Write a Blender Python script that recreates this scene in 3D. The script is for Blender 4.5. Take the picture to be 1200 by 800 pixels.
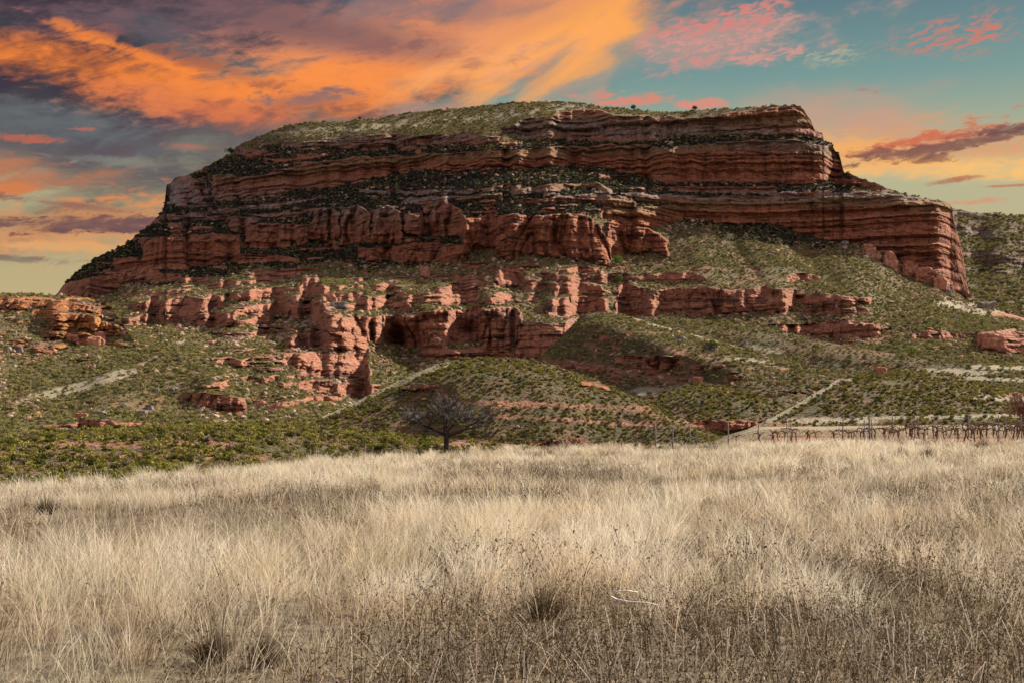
import bpy, bmesh, math, random
import numpy as np
from mathutils import Vector, Matrix

# ------------------------------------------------------------------ setup
for o in list(bpy.data.objects): bpy.data.objects.remove(o)
SC = bpy.context.scene
COL = SC.collection
F = 1667.0; EYE = 1.7; PITCH = math.atan(100.0 / F)
rng = np.random.default_rng(7); random.seed(7)

cam = bpy.data.cameras.new('camera'); camo = bpy.data.objects.new('camera', cam); COL.objects.link(camo)
camo.location = (0, 0, EYE); camo.rotation_euler = (math.radians(90) + PITCH, 0, 0)
cam.sensor_width = 36; cam.lens = 36 * F / 1200; cam.clip_start = 0.1; cam.clip_end = 20000
SC.camera = camo
SC.view_settings.view_transform = 'Standard'; SC.view_settings.look = 'None'
SC.view_settings.exposure = 1.4; SC.view_settings.gamma = 1; SC.view_settings.use_curve_mapping = False

SUN_AZ = math.radians(55); SUN_EL = math.radians(35)      # azimuth clockwise from +Y (towards +X)
sl = bpy.data.lights.new('sun', 'SUN'); sl.energy = 5.0; sl.angle = math.radians(0.5); sl.color = (1.0, 0.92, 0.79)
so = bpy.data.objects.new('sun', sl); COL.objects.link(so)
sd = Vector((math.sin(SUN_AZ) * math.cos(SUN_EL), math.cos(SUN_AZ) * math.cos(SUN_EL), math.sin(SUN_EL)))
so.rotation_euler = (-sd).to_track_quat('-Z', 'Y').to_euler()

# ------------------------------------------------------------------ node helper
class NT:
    def __init__(s, tree): s.t = tree; s.n = tree.nodes; s.l = tree.links
    def new(s, typ, **kw):
        nd = s.n.new(typ)
        for k, v in kw.items(): setattr(nd, k, v)
        return nd
    def put(s, sock, v):
        if isinstance(v, bpy.types.NodeSocket): s.l.new(v, sock)
        elif v is not None:
            if isinstance(v, (tuple, list)) and len(v) == 3 and sock.type == 'RGBA': v = (*v, 1)
            sock.default_value = v
    def math(s, op, a, b=None, c=None, clamp=False):
        nd = s.new('ShaderNodeMath', operation=op, use_clamp=clamp)
        s.put(nd.inputs[0], a)
        if b is not None: s.put(nd.inputs[1], b)
        if c is not None: s.put(nd.inputs[2], c)
        return nd.outputs[0]
    def mix(s, f, a, b, blend='MIX'):
        nd = s.new('ShaderNodeMix', data_type='RGBA', blend_type=blend); nd.clamp_factor = True
        s.put(nd.inputs[0], f); s.put(nd.inputs[6], a); s.put(nd.inputs[7], b)
        return nd.outputs[2]
    def ss(s, v, lo, hi, a=0.0, b=1.0):
        nd = s.new('ShaderNodeMapRange', interpolation_type='SMOOTHSTEP')
        s.put(nd.inputs[0], v)
        for i, q in enumerate((lo, hi, a, b)): s.put(nd.inputs[1 + i], q)
        return nd.outputs[0]
    def comb(s, x, y, z):
        nd = s.new('ShaderNodeCombineXYZ')
        for i, q in enumerate((x, y, z)): s.put(nd.inputs[i], q)
        return nd.outputs[0]
    def sep(s, v):
        nd = s.new('ShaderNodeSeparateXYZ'); s.put(nd.inputs[0], v); return nd.outputs
    def noise(s, vec, scale, detail=4, rough=0.55, dist=0.0, lac=2.0):
        nd = s.new('ShaderNodeTexNoise'); s.put(nd.inputs['Vector'], vec)
        nd.inputs['Scale'].default_value = scale; nd.inputs['Detail'].default_value = detail
        nd.inputs['Roughness'].default_value = rough; nd.inputs['Distortion'].default_value = dist
        nd.inputs['Lacunarity'].default_value = lac
        return nd.outputs[0]
    def vscale(s, v, sc):
        nd = s.new('ShaderNodeVectorMath', operation='MULTIPLY'); s.put(nd.inputs[0], v); nd.inputs[1].default_value = sc
        return nd.outputs[0]
    def vadd(s, v, w):
        nd = s.new('ShaderNodeVectorMath', operation='ADD'); s.put(nd.inputs[0], v); s.put(nd.inputs[1], w); return nd.outputs[0]
    def ramp(s, v, stops):
        nd = s.new('ShaderNodeValToRGB'); e = nd.color_ramp.elements
        while len(e) < len(stops): e.new(0.5)
        for el, (p, c) in zip(e, stops): el.position = p; el.color = (*c, 1)
        s.put(nd.inputs[0], v); return nd.outputs[0]
    def attr(s, name):
        nd = s.new('ShaderNodeAttribute'); nd.attribute_name = name; return nd.outputs['Fac']

def srgb(r, g, b):
    f = lambda c: ((c / 255 + 0.055) / 1.055) ** 2.4 if c > 10 else c / 255 / 12.92
    return (f(r), f(g), f(b))

# ------------------------------------------------------------------ world: evening sky
SKYX = 1.0 / (2 ** 1.4)          # sky colours below are picked for exposure 0
def build_world():
    w = bpy.data.worlds.new('World'); SC.world = w; w.use_nodes = True
    w.cycles.sampling_method = 'MANUAL'; w.cycles.sample_map_resolution = 512
    t = NT(w.node_tree); t.n.clear()
    tc = t.new('ShaderNodeTexCoord'); d = t.sep(tc.outputs['Generated'])
    az = t.math('ARCTAN2', d[0], d[1]); el = t.math('ARCSINE', d[2])
    X = t.math('MULTIPLY', az, F / 100); Y = t.math('MULTIPLY', el, F / 100)      # in units of 100 photo pixels
    def ae(px, py):
        u = (px - 600) / F; v = (400 - py) / F
        dx, dy, dz = u, math.cos(PITCH) - v * math.sin(PITCH), math.sin(PITCH) + v * math.cos(PITCH)
        L = math.sqrt(dx * dx + dy * dy + dz * dz)
        return math.atan2(dx, dy) * F / 100, math.asin(dz / L) * F / 100
    v0 = t.comb(X, Y, 0)
    def warped(ang, sx, sy, seed):
        ca, sa = math.cos(math.radians(ang)), math.sin(math.radians(ang))
        a = t.math('ADD', t.math('MULTIPLY', X, ca), t.math('MULTIPLY', Y, sa))
        b = t.math('ADD', t.math('MULTIPLY', X, -sa), t.math('MULTIPLY', Y, ca))
        return t.comb(t.math('MULTIPLY', a, sx), t.math('MULTIPLY', b, sy), seed)
    nBig = t.noise(warped(8, .35, .9, 1.0), 1.0, 7, .55, .6)
    nWisp = t.noise(warped(14, .55, 1.7, 5.0), 1.3, 8, .6, .9)
    nFlat = t.noise(warped(1, .35, 3.0, 9.0), 1.3, 7, .55, .5)
    nMot = t.noise(warped(10, 2.6, 7.5, 3.0), 2.6, 4, .65, .5)
    nFine = t.noise(warped(6, 2.2, 6.0, 31.0), 1.6, 6, .65, .4)
    nMix = t.math('ADD', t.math('MULTIPLY', nFlat, .45), t.math('MULTIPLY', nFine, .55))
    nW2 = t.math('ADD', t.math('MULTIPLY', nWisp, .6), t.math('MULTIPLY', nFine, .4))
    nMotB = t.noise(warped(12, .7, 1.8, 23.0), 1.0, 4, .6, .3)
    nUp = t.noise(warped(30, .5, 1.5, 13.0), 1.2, 8, .55, .8)
    # clear air between the clouds
    elev = Y
    teal, teal2 = srgb(74, 108, 122), srgb(112, 148, 144)
    low, horizon = srgb(176, 178, 140), srgb(206, 178, 124)
    sky = t.new('ShaderNodeTexSky', sky_type='NISHITA'); sky.sun_disc = False
    sky.sun_elevation = SUN_EL; sky.sun_rotation = SUN_AZ; sky.air_density = 1.4; sky.dust_density = 2.5
    nish = t.vscale(sky.outputs[0], (.10, .10, .10))
    g = t.ramp(t.math('DIVIDE', elev, 8.0, clamp=True), [(0.0, horizon), (.24, srgb(190, 172, 128)), (.38, low), (.50, teal2), (.63, teal), (1.0, srgb(60, 88, 110))])
    col = t.mix(.93, nish, g)
    def blob(col, cx, cy, a, b, ang, c, n, na=1.2, soft=.5, op=1.0, mul=None, edge=0.0):
        ax, ay = ae(cx, cy); ca, sa = math.cos(math.radians(ang)), math.sin(math.radians(ang))
        dx = t.math('SUBTRACT', X, ax); dy = t.math('SUBTRACT', Y, ay)
        u = t.math('ADD', t.math('MULTIPLY', dx, ca * 100 / a), t.math('MULTIPLY', dy, sa * 100 / a))
        v = t.math('ADD', t.math('MULTIPLY', dx, -sa * 100 / b), t.math('MULTIPLY', dy, ca * 100 / b))
        r = t.math('SQRT', t.math('ADD', t.math('MULTIPLY', u, u), t.math('MULTIPLY', v, v)))
        m = t.math('SUBTRACT', 1.0 - edge, r)
        m = t.math('ADD', m, t.math('MULTIPLY', t.math('SUBTRACT', n, .5), na * (6.5 if b <= 13 else 3.6)))
        tex = t.ss(n, .34, .60, .66, 1.0)
        m = t.math('MULTIPLY', t.ss(m, -.3 if b > 13 else -.1, soft * (1.15 if b > 13 else 1.2), 0.0, op), tex)
        if mul is not None: m = t.math('MULTIPLY', m, mul)
        return t.mix(m, col, c)
    S = srgb
    # general thin cloud all round the sky
    gen = t.ss(nBig, .46, .72, 0, .75)
    front = t.ss(t.math('ABSOLUTE', az), .42, .62)
    col = t.mix(t.math('MULTIPLY', gen, front), col, S(214, 160, 140))
    # left and top left: grey violet cloud bank
    col = blob(col, 100, 70, 480, 200, 0, S(66, 60, 70), nBig, .45, .6, .97)
    col = blob(col, 40, 60, 330, 150, 0, S(66, 58, 68), nBig, .7, .9, .8)
    col = blob(col, 110, 40, 260, 75, -6, S(58, 52, 64), nBig, .9, .8, .8)
    col = blob(col, 340, 22, 330, 55, 0, S(118, 92, 98), nW2, 1.0, .7, .9)
    col = blob(col, 60, 175, 330, 62, -2, S(92, 86, 94), nMix, 1.2, .7, .85)
    col = blob(col, 300, 165, 200, 50, 8, S(98, 80, 88), nBig, .8, .8, .95)
    col = blob(col, 60, 145, 150, 20, -6, S(104, 114, 116), nW2, 1.0, .7, .7)
    # left: orange streaks above the horizon
    col = blob(col, 90, 262, 260, 34, 3, S(222, 150, 96), nMix, 1.3, .6, .9)
    col = blob(col, 30, 210, 150, 22, -3, S(196, 122, 84), nW2, 1.2, .6, .75)
    col = blob(col, 130, 232, 110, 9, 6, S(232, 146, 88), nW2, .9, .6, .9)
    col = blob(col, 20, 222, 60, 8, 0, S(214, 126, 76), nW2, .9, .6, .8)
    col = blob(col, 60, 238, 130, 7, -4, S(120, 92, 92), nMix, .9, .6, .8)
    col = blob(col, 70, 262, 190, 13, 2, S(104, 78, 84), nMix, 1.0, .5, .95)
    col = blob(col, 10, 304, 80, 5, 0, S(112, 92, 94), nMix, .7, .5, .8)
    col = blob(col, 90, 290, 110, 7, 0, S(226, 170, 110), nMix, .7, .6, .7)
    col = blob(col, 60, 320, 160, 14, 0, S(190, 170, 128), nMix, .7, .8, .5)
    col = blob(col, 24, 162, 40, 5, 0, S(190, 104, 80), nFine, .6, .7, .8)
    col = blob(col, 96, 152, 20, 4, 0, S(196, 106, 84), nFine, .6, .7, .8)
    col = blob(col, 225, 172, 42, 6, 0, S(196, 108, 94), nMix, .6, .5, .8)
    col = blob(col, 120, 188, 60, 7, 0, S(150, 150, 138), nW2, .8, .6, .5)
    # the big orange cloud
    col = blob(col, 520, 45, 330, 62, 11, S(226, 142, 100), nW2, .9, .8, .95)
    col = blob(col, 250, 100, 290, 28, -5, S(246, 134, 58), nW2, .8, .7, .97)
    col = blob(col, 250, 128, 170, 20, -8, S(214, 118, 78), nW2, .9, .8, .9)
    col = blob(col, 430, 92, 250, 30, 4, S(250, 146, 74), nW2, .8, .8, .95)
    col = blob(col, 180, 70, 130, 10, -16, S(250, 138, 60), nW2, .7, .7, .85)
    col = blob(col, 660, 40, 135, 58, 24, S(254, 170, 88), nUp, .8, .8, .95)
    col = blob(col, 570, 75, 120, 26, 14, S(255, 172, 104), nUp, .8, .7, .8)
    col = blob(col, 620, 20, 120, 22, 22, S(232, 150, 104), nUp, .9, .6, .7)
    col = blob(col, 400, 40, 170, 22, -8, S(128, 94, 96), nW2, 1.1, .7, .85)
    col = blob(col, 250, 78, 110, 12, -14, S(150, 92, 78), nW2, 1.1, .7, .7)
    col = blob(col, 520, 12, 110, 18, 3, S(150, 118, 116), nUp, 1.1, .7, .7)
    col = blob(col, 360, 118, 60, 13, 5, S(116, 102, 108), nW2, 1.0, .6, .8)
    col = blob(col, 480, 128, 60, 10, 8, S(142, 142, 140), nW2, .9, .6, .6)
    col = blob(col, 700, 95, 160, 12, 20, S(126, 148, 146), nW2, .7, .7, .7)
    # pink mottled high cloud on the right
    mot = t.ss(nMot, .44, .60, .0, 1)
    pk = S(212, 150, 140)
    col = blob(col, 820, 55, 160, 32, 10, S(190, 152, 142), nMotB, 1.2, .8, .7)
    col = blob(col, 830, 50, 150, 30, 12, pk, nMotB, 1.1, .5, .9, mot)
    col = blob(col, 900, 10, 140, 12, 8, S(216, 130, 122), nMotB, 1.0, .5, .9, mot)
    col = blob(col, 790, 80, 60, 14, 6, S(206, 138, 134), nMotB, .9, .5, .8, mot)
    col = blob(col, 900, 66, 46, 10, 3, pk, nMotB, .8, .4, .9, mot)
    col = blob(col, 735, 116, 75, 9, -4, S(222, 136, 114), nFine, .7, .8, .9)
    col = blob(col, 830, 122, 30, 7, 0, S(224, 140, 122), nMotB, .8, .5, .9)
    col = blob(col, 1090, 48, 90, 18, 8, S(212, 124, 108), nMotB, 1.1, .5, .95, mot)
    col = blob(col, 1130, 44, 60, 8, 10, S(208, 124, 108), nFine, .8, .8, .85, mot)
    col = blob(col, 975, 66, 50, 14, 8, S(186, 176, 150), nW2, .8, .6, .7, mot)
    # right: glow and dark streaks above the horizon
    col = blob(col, 1010, 140, 120, 40, -6, S(216, 152, 128), nBig, .8, .8, .8)
    col = blob(col, 1100, 170, 210, 34, 0, S(226, 156, 108), nMix, .8, .8, .85)
    col = blob(col, 1120, 198, 220, 15, -3, S(250, 194, 118), nMix, .7, .8, .97)
    col = blob(col, 1010, 178, 90, 22, -12, S(246, 176, 104), nMix, .7, .8, .95)
    col = blob(col, 1140, 150, 110, 12, 10, S(206, 110, 82), nMix, 1.1, .5, .95)
    col = blob(col, 1110, 172, 120, 7, 7, S(122, 88, 84), nMix, 1.0, .5, .9)
    col = blob(col, 1060, 182, 60, 8, -4, S(140, 96, 84), nMix, .9, .5, .8)
    col = blob(col, 1180, 150, 60, 6, 4, S(112, 82, 82), nMix, .8, .5, .85)
    col = blob(col, 1010, 105, 42, 9, 2, S(188, 98, 80), nMotB, .7, .4, .95, mot)
    col = blob(col, 1115, 212, 36, 4, 6, S(176, 112, 88), nMix, .6, .5, .9)
    col = blob(col, 1140, 237, 60, 4, 0, S(218, 148, 114), nFine, .7, .8, .8)
    col = blob(col, 1180, 218, 30, 2, 0, S(196, 112, 84), nMix, .5, .5, .9)
    # unseen rest of the dome: brightened behind the viewer as fill light on cliffs
    back = t.ss(d[1], .55, -.5)
    col = t.mix(back, col, (.90, .76, .79))
    up = t.ss(el, .7, 1.3)
    col = t.mix(up, col, (.30, .34, .46))
    dn = t.ss(el, -.02, -.2)
    col = t.mix(dn, col, (.12, .10, .08))
    bg = t.new('ShaderNodeBackground'); t.put(bg.inputs[0], col); bg.inputs[1].default_value = SKYX
    out = t.new('ShaderNodeOutputWorld'); t.l.new(bg.outputs[0], out.inputs[0])
build_world()

# ------------------------------------------------------------------ numpy noise
def _h(i, j, k, seed):
    n = (i.astype(np.int64) * 374761393 + j.astype(np.int64) * 668265263 + k.astype(np.int64) * 2147483647 + seed * 974634777) & 0xffffffff
    n = ((n ^ (n >> 13)) * 1274126177) & 0xffffffff
    n = ((n ^ (n >> 16)) * 2246822519) & 0xffffffff
    return ((n ^ (n >> 15)) & 0xffffff) / float(0xffffff) * 2 - 1
def vn(x, y, z=None, seed=0):
    x = np.asarray(x, float); y = np.broadcast_to(np.asarray(y, float), x.shape)
    xi = np.floor(x); yi = np.floor(y); fx = x - xi; fy = y - yi
    fx = fx * fx * fx * (fx * (fx * 6 - 15) + 10); fy = fy * fy * fy * (fy * (fy * 6 - 15) + 10)
    def lay(k):
        a = _h(xi, yi, k, seed); b = _h(xi + 1, yi, k, seed); c = _h(xi, yi + 1, k, seed); d = _h(xi + 1, yi + 1, k, seed)
        return (a * (1 - fx) + b * fx) * (1 - fy) + (c * (1 - fx) + d * fx) * fy
    if z is None: return lay(np.zeros_like(xi))
    z = np.broadcast_to(np.asarray(z, float), x.shape); zi = np.floor(z); fz = z - zi; fz = fz * fz * (3 - 2 * fz)
    return lay(zi) * (1 - fz) + lay(zi + 1) * fz
def fbm(x, y, z=None, o=4, seed=0, g=.5):
    r = 0; a = 1; s = 0
    for i in range(o):
        f = 2.03 ** i
        r = r + a * vn(np.asarray(x) * f, np.asarray(y) * f, None if z is None else np.asarray(z) * f, seed + i * 17); s += a; a *= g
    return r / s
def sstep(v, a, b):
    t = np.clip((v - a) / (b - a), 0, 1); return t * t * (3 - 2 * t)

def P(px, py, D):
    """point at ground distance D (along +Y) seen where the ray of photo pixel px,py runs"""
    u = (np.asarray(px) - 600) / F; v = (400 - np.asarray(py)) / F
    c, s = math.cos(PITCH), math.sin(PITCH)
    k = D / (c - v * s)
    return np.stack([u * k, D + 0 * k, EYE + (s + v * c) * k], -1)

def grid_mesh(name, V, mat, attrs=None, parent=None):
    R_, C_ = V.shape[:2]
    me = bpy.data.meshes.new(name)
    idx = np.arange(R_ * C_).reshape(R_, C_)
    q = np.stack([idx[:-1, :-1], idx[:-1, 1:], idx[1:, 1:], idx[1:, :-1]], -1).reshape(-1, 4)
    me.vertices.add(R_ * C_); me.vertices.foreach_set('co', V.reshape(-1).astype(np.float32))
    me.loops.add(q.size); me.loops.foreach_set('vertex_index', q.reshape(-1).astype(np.int32))
    me.polygons.add(len(q)); me.polygons.foreach_set('loop_start', np.arange(0, q.size, 4, dtype=np.int32))
    me.update(calc_edges=True)
    me.polygons.foreach_set('use_smooth', np.ones(len(q), bool))
    for k, a in (attrs or {}).items():
        at = me.attributes.new(k, 'FLOAT', 'POINT'); at.data.foreach_set('value', np.ascontiguousarray(a, dtype=np.float32).reshape(-1))
    me.materials.append(mat)
    o = bpy.data.objects.new(name, me); COL.objects.link(o)
    if parent: o.parent = parent
    return o
def raw_mesh(name, V, Fc, mat, attrs=None, parent=None, smooth=True, link=True):
    """V n,3   Fc m,k (all faces the same size)"""
    me = bpy.data.meshes.new(name); V = np.asarray(V, np.float32); Fc = np.asarray(Fc, np.int32); k = Fc.shape[1]
    me.vertices.add(len(V)); me.vertices.foreach_set('co', V.reshape(-1))
    me.loops.add(Fc.size); me.loops.foreach_set('vertex_index', Fc.reshape(-1))
    me.polygons.add(len(Fc)); me.polygons.foreach_set('loop_start', np.arange(0, Fc.size, k, dtype=np.int32))
    me.update(calc_edges=True)
    me.polygons.foreach_set('use_smooth', np.full(len(Fc), smooth))
    for kk, a in (attrs or {}).items():
        at = me.attributes.new(kk, 'FLOAT', 'POINT'); at.data.foreach_set('value', np.ascontiguousarray(a, dtype=np.float32).reshape(-1))
    if mat: me.materials.append(mat)
    o = bpy.data.objects.new(name, me)
    if link: COL.objects.link(o)
    if parent: o.parent = parent
    return o
def tag(o, label=None, cat=None, group=None, kind=None):
    if label: o['label'] = label
    if cat: o['category'] = cat
    if group: o['group'] = group
    if kind: o['kind'] = kind
    return o

# ------------------------------------------------------------------ materials
def newmat(name):
    m = bpy.data.materials.new(name); m.use_nodes = True; t = NT(m.node_tree); t.n.clear()
    out = t.new('ShaderNodeOutputMaterial'); return m, t, out
def principled(t, out, col, rough=.9, normal=None, spec=.2):
    b = t.new('ShaderNodeBsdfPrincipled'); t.put(b.inputs['Base Color'], col); t.put(b.inputs['Roughness'], rough)
    b.inputs['Specular IOR Level'].default_value = spec
    if normal is not None: t.l.new(normal, b.inputs['Normal'])
    t.l.new(b.outputs[0], out.inputs[0]); return b
def bump(t, h, strength=.5, dist=1.0, normal=None):
    nd = t.new('ShaderNodeBump'); nd.inputs['Strength'].default_value = strength; nd.inputs['Distance'].default_value = dist
    t.put(nd.inputs['Height'], h)
    if normal is not None: t.l.new(normal, nd.inputs['Normal'])
    return nd.outputs[0]

def terrain_material(name, gmix=.8, soil=(.195, .12, .072), soil2=(.28, .12, .07), green=(.085, .085, .032), dry=(.155, .132, .062),
                     rocks=((.12, .048, .034), (.31, .105, .055), (.44, .165, .082), (.56, .28, .155))):
    m, t, out = newmat(name)
    geo = t.new('ShaderNodeNewGeometry'); pos = geo.outputs['Position']; nrm = t.sep(geo.outputs['Normal'])
    ps = t.sep(pos)
    rock = t.attr('rock'); pale = t.attr('pale'); pink = t.attr('pink'); red = t.attr('red'); grey = t.attr('grey'); ochre = t.attr('ochre'); painted_shade = t.attr('painted_shade')
    # rock
    wob = t.noise(pos, .02, 3); wob2 = t.noise(pos, .25, 3)
    zz = t.math('ADD', ps[2], t.math('ADD', t.math('MULTIPLY', wob, 10), t.math('MULTIPLY', wob2, 1.2)))
    bandv = t.comb(t.math('MULTIPLY', ps[0], .004), t.math('MULTIPLY', ps[1], .004), zz)
    b1 = t.noise(bandv, .22, 5, .65); b2 = t.noise(bandv, 1.1, 4, .7)
    band = t.math('ADD', t.math('MULTIPLY', b1, .6), t.math('MULTIPLY', b2, .4))
    rc = t.ramp(band, [(.30, rocks[0]), (.43, rocks[1]), (.55, rocks[2]), (.70, rocks[3])])
    blot = t.noise(pos, .09, 6, .6)
    rc = t.mix(t.ss(blot, .45, .68, 0, .6), rc, (.35, .14, .075))
    streak = t.noise(t.vscale(pos, (.55, .55, .05)), 1.0, 5, .65)
    rc = t.mix(t.ss(streak, .50, .66, 0, .65), rc, (.075, .038, .032))
    rc = t.mix(t.math('MULTIPLY', pink, .62), rc, t.mix(band, (.36, .135, .085), (.58, .31, .20)))
    rc = t.mix(t.math('MULTIPLY', ochre, .75), rc, t.mix(band, (.16, .085, .04), (.40, .26, .13)))
    gr = t.noise(pos, .35, 5, .65)
    gcol = t.mix(t.ss(gr, .35, .65), (.09, .075, .075), (.36, .30, .26))
    rc = t.mix(t.math('MULTIPLY', grey, t.ss(gr, .38, .52)), rc, gcol)
    spk = t.noise(pos, 1.3, 4, .7)
    rc = t.mix(t.ss(spk, .55, .72, 0, .55), rc, (.05, .032, .028))
    crack = t.noise(t.vscale(pos, (.05, .05, .75)), 1.0, 6, .72, .3); vcr = t.noise(t.vscale(pos, (.5, .5, .05)), 1.0, 5, .7)
    rc = t.mix(t.ss(vcr, .57, .62, 0, .6), rc, (.06, .032, .026))
    rc = t.mix(t.ss(crack, .54, .59, 0, .85), rc, (.055, .030, .026))
    # upward faces of the rock collect scrub and dust
    upw = t.ss(nrm[2], .62, .88)
    # ground
    n1 = t.noise(pos, .035, 5, .6); n2 = t.noise(pos, .22, 5, .65); n3 = t.noise(pos, 1.4, 4, .7)
    g = t.mix(t.ss(n2, .38, .62), soil, dry)
    g = t.mix(t.ss(n1, .50, .66, 0, .55), g, soil2)
    g = t.mix(red, g, t.mix(n2, (.22, .085, .05), (.40, .20, .13)))
    g = t.mix(t.ss(t.math('ADD', t.math('MULTIPLY', n3, .5), t.math('MULTIPLY', n2, .5)),   .46, .56, 0, gmix), g, t.mix(n1, green, (.05, .058, .022)))
    st = t.noise(pos, 2.6, 3, .7)
    g = t.mix(t.ss(st, .62, .70, 0, .7), g, (.36, .32, .27))
    g = t.mix(t.math('MULTIPLY', painted_shade, .85), g, t.mix(n2, (.030, .026, .024), (.075, .060, .052)))  # ground darkened under the upper cliffs: shade put into the colour
    g = t.mix(t.math('MULTIPLY', pale, .92), g, t.mix(n3, (.24, .19, .12), (.42, .37, .26)))
    rk = t.ss(t.math('ADD', t.math('ADD', rock, t.math('MULTIPLY', t.math('SUBTRACT', n2, .5), .5)), t.math('MULTIPLY', upw, -.35)), .35, .5)
    steep = t.ss(nrm[2], .60, .42)
    rk = t.math('MAXIMUM', rk, t.math('MULTIPLY', steep, .9))
    c = t.mix(rk, g, rc)
    hgt = t.math('ADD', t.math('MULTIPLY', n3, .35), t.math('MULTIPLY', b2, .8))
    hgt = t.math('ADD', hgt, t.math('ADD', t.math('MULTIPLY', spk, .5), t.math('MULTIPLY', gr, .9)))
    principled(t, out, c, .95, bump(t, hgt, 1.0, 2.2), .1)
    return m

M_MESA = terrain_material('red_sandstone_and_scrub')
M_ORANGE = terrain_material('orange_sandstone_and_scrub', rocks=((.16, .06, .025), (.36, .14, .05), (.50, .21, .075), (.55, .30, .13)))
M_HILL = terrain_material('hill_soil', .55, soil=(.14, .085, .052), soil2=(.22, .10, .06), green=(.062, .062, .025), dry=(.115, .092, .048))

# ------------------------------------------------------------------ terrain sheets
def interp(x, pts, j): 
    a = np.array(pts, float); return np.interp(x, a[:, 0], a[:, j])
def band_mask(px, py, bands, warp=1.0, seed=3):
    """bands: dicts pts [(x, ytop, ybot)], fl (flute amplitude)"""
    wy = fbm(px / 14, py / 9, o=3, seed=seed) * 3.2 * warp; wx = fbm(px / 9, py / 9, o=2, seed=seed + 5) * 3 * warp
    R = np.zeros_like(px); FL = np.zeros_like(px)
    for b in bands:
        a = np.array(b['p'], float)
        x = px + wx; yt = np.interp(x, a[:, 0], a[:, 1]); yb = np.interp(x, a[:, 0], a[:, 2])
        y = py + wy
        m = sstep(y, yt - .7, yt + .9) * (1 - sstep(y, yb - .9, yb + .7)) * sstep(x, a[0, 0] - 1, a[0, 0] + 1) * (1 - sstep(x, a[-1, 0] - 1, a[-1, 0] + 1))
        m = m * (yb - yt > .8)
        FL = np.where(m > R, b.get('fl', 1.0), FL); R = np.maximum(R, m * b.get('s', 1.0))
    return R, FL

def gauss_line(px, py, pts, w, wy=None):
    """soft distance mask to a polyline"""
    a = np.array(pts, float); best = np.full(px.shape, 1e9)
    ky = w / (wy or w)
    for (x0, y0), (x1, y1) in zip(a[:-1], a[1:]):
        dx, dy = x1 - x0, (y1 - y0) * ky; L = dx * dx + dy * dy + 1e-9
        t = np.clip(((px - x0) * dx + (py - y0) * ky * dy) / L, 0, 1)
        best = np.minimum(best, (px - x0 - t * dx) ** 2 + ((py - y0) * ky - t * dy) ** 2)
    return np.exp(-best / (w * w))

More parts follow.
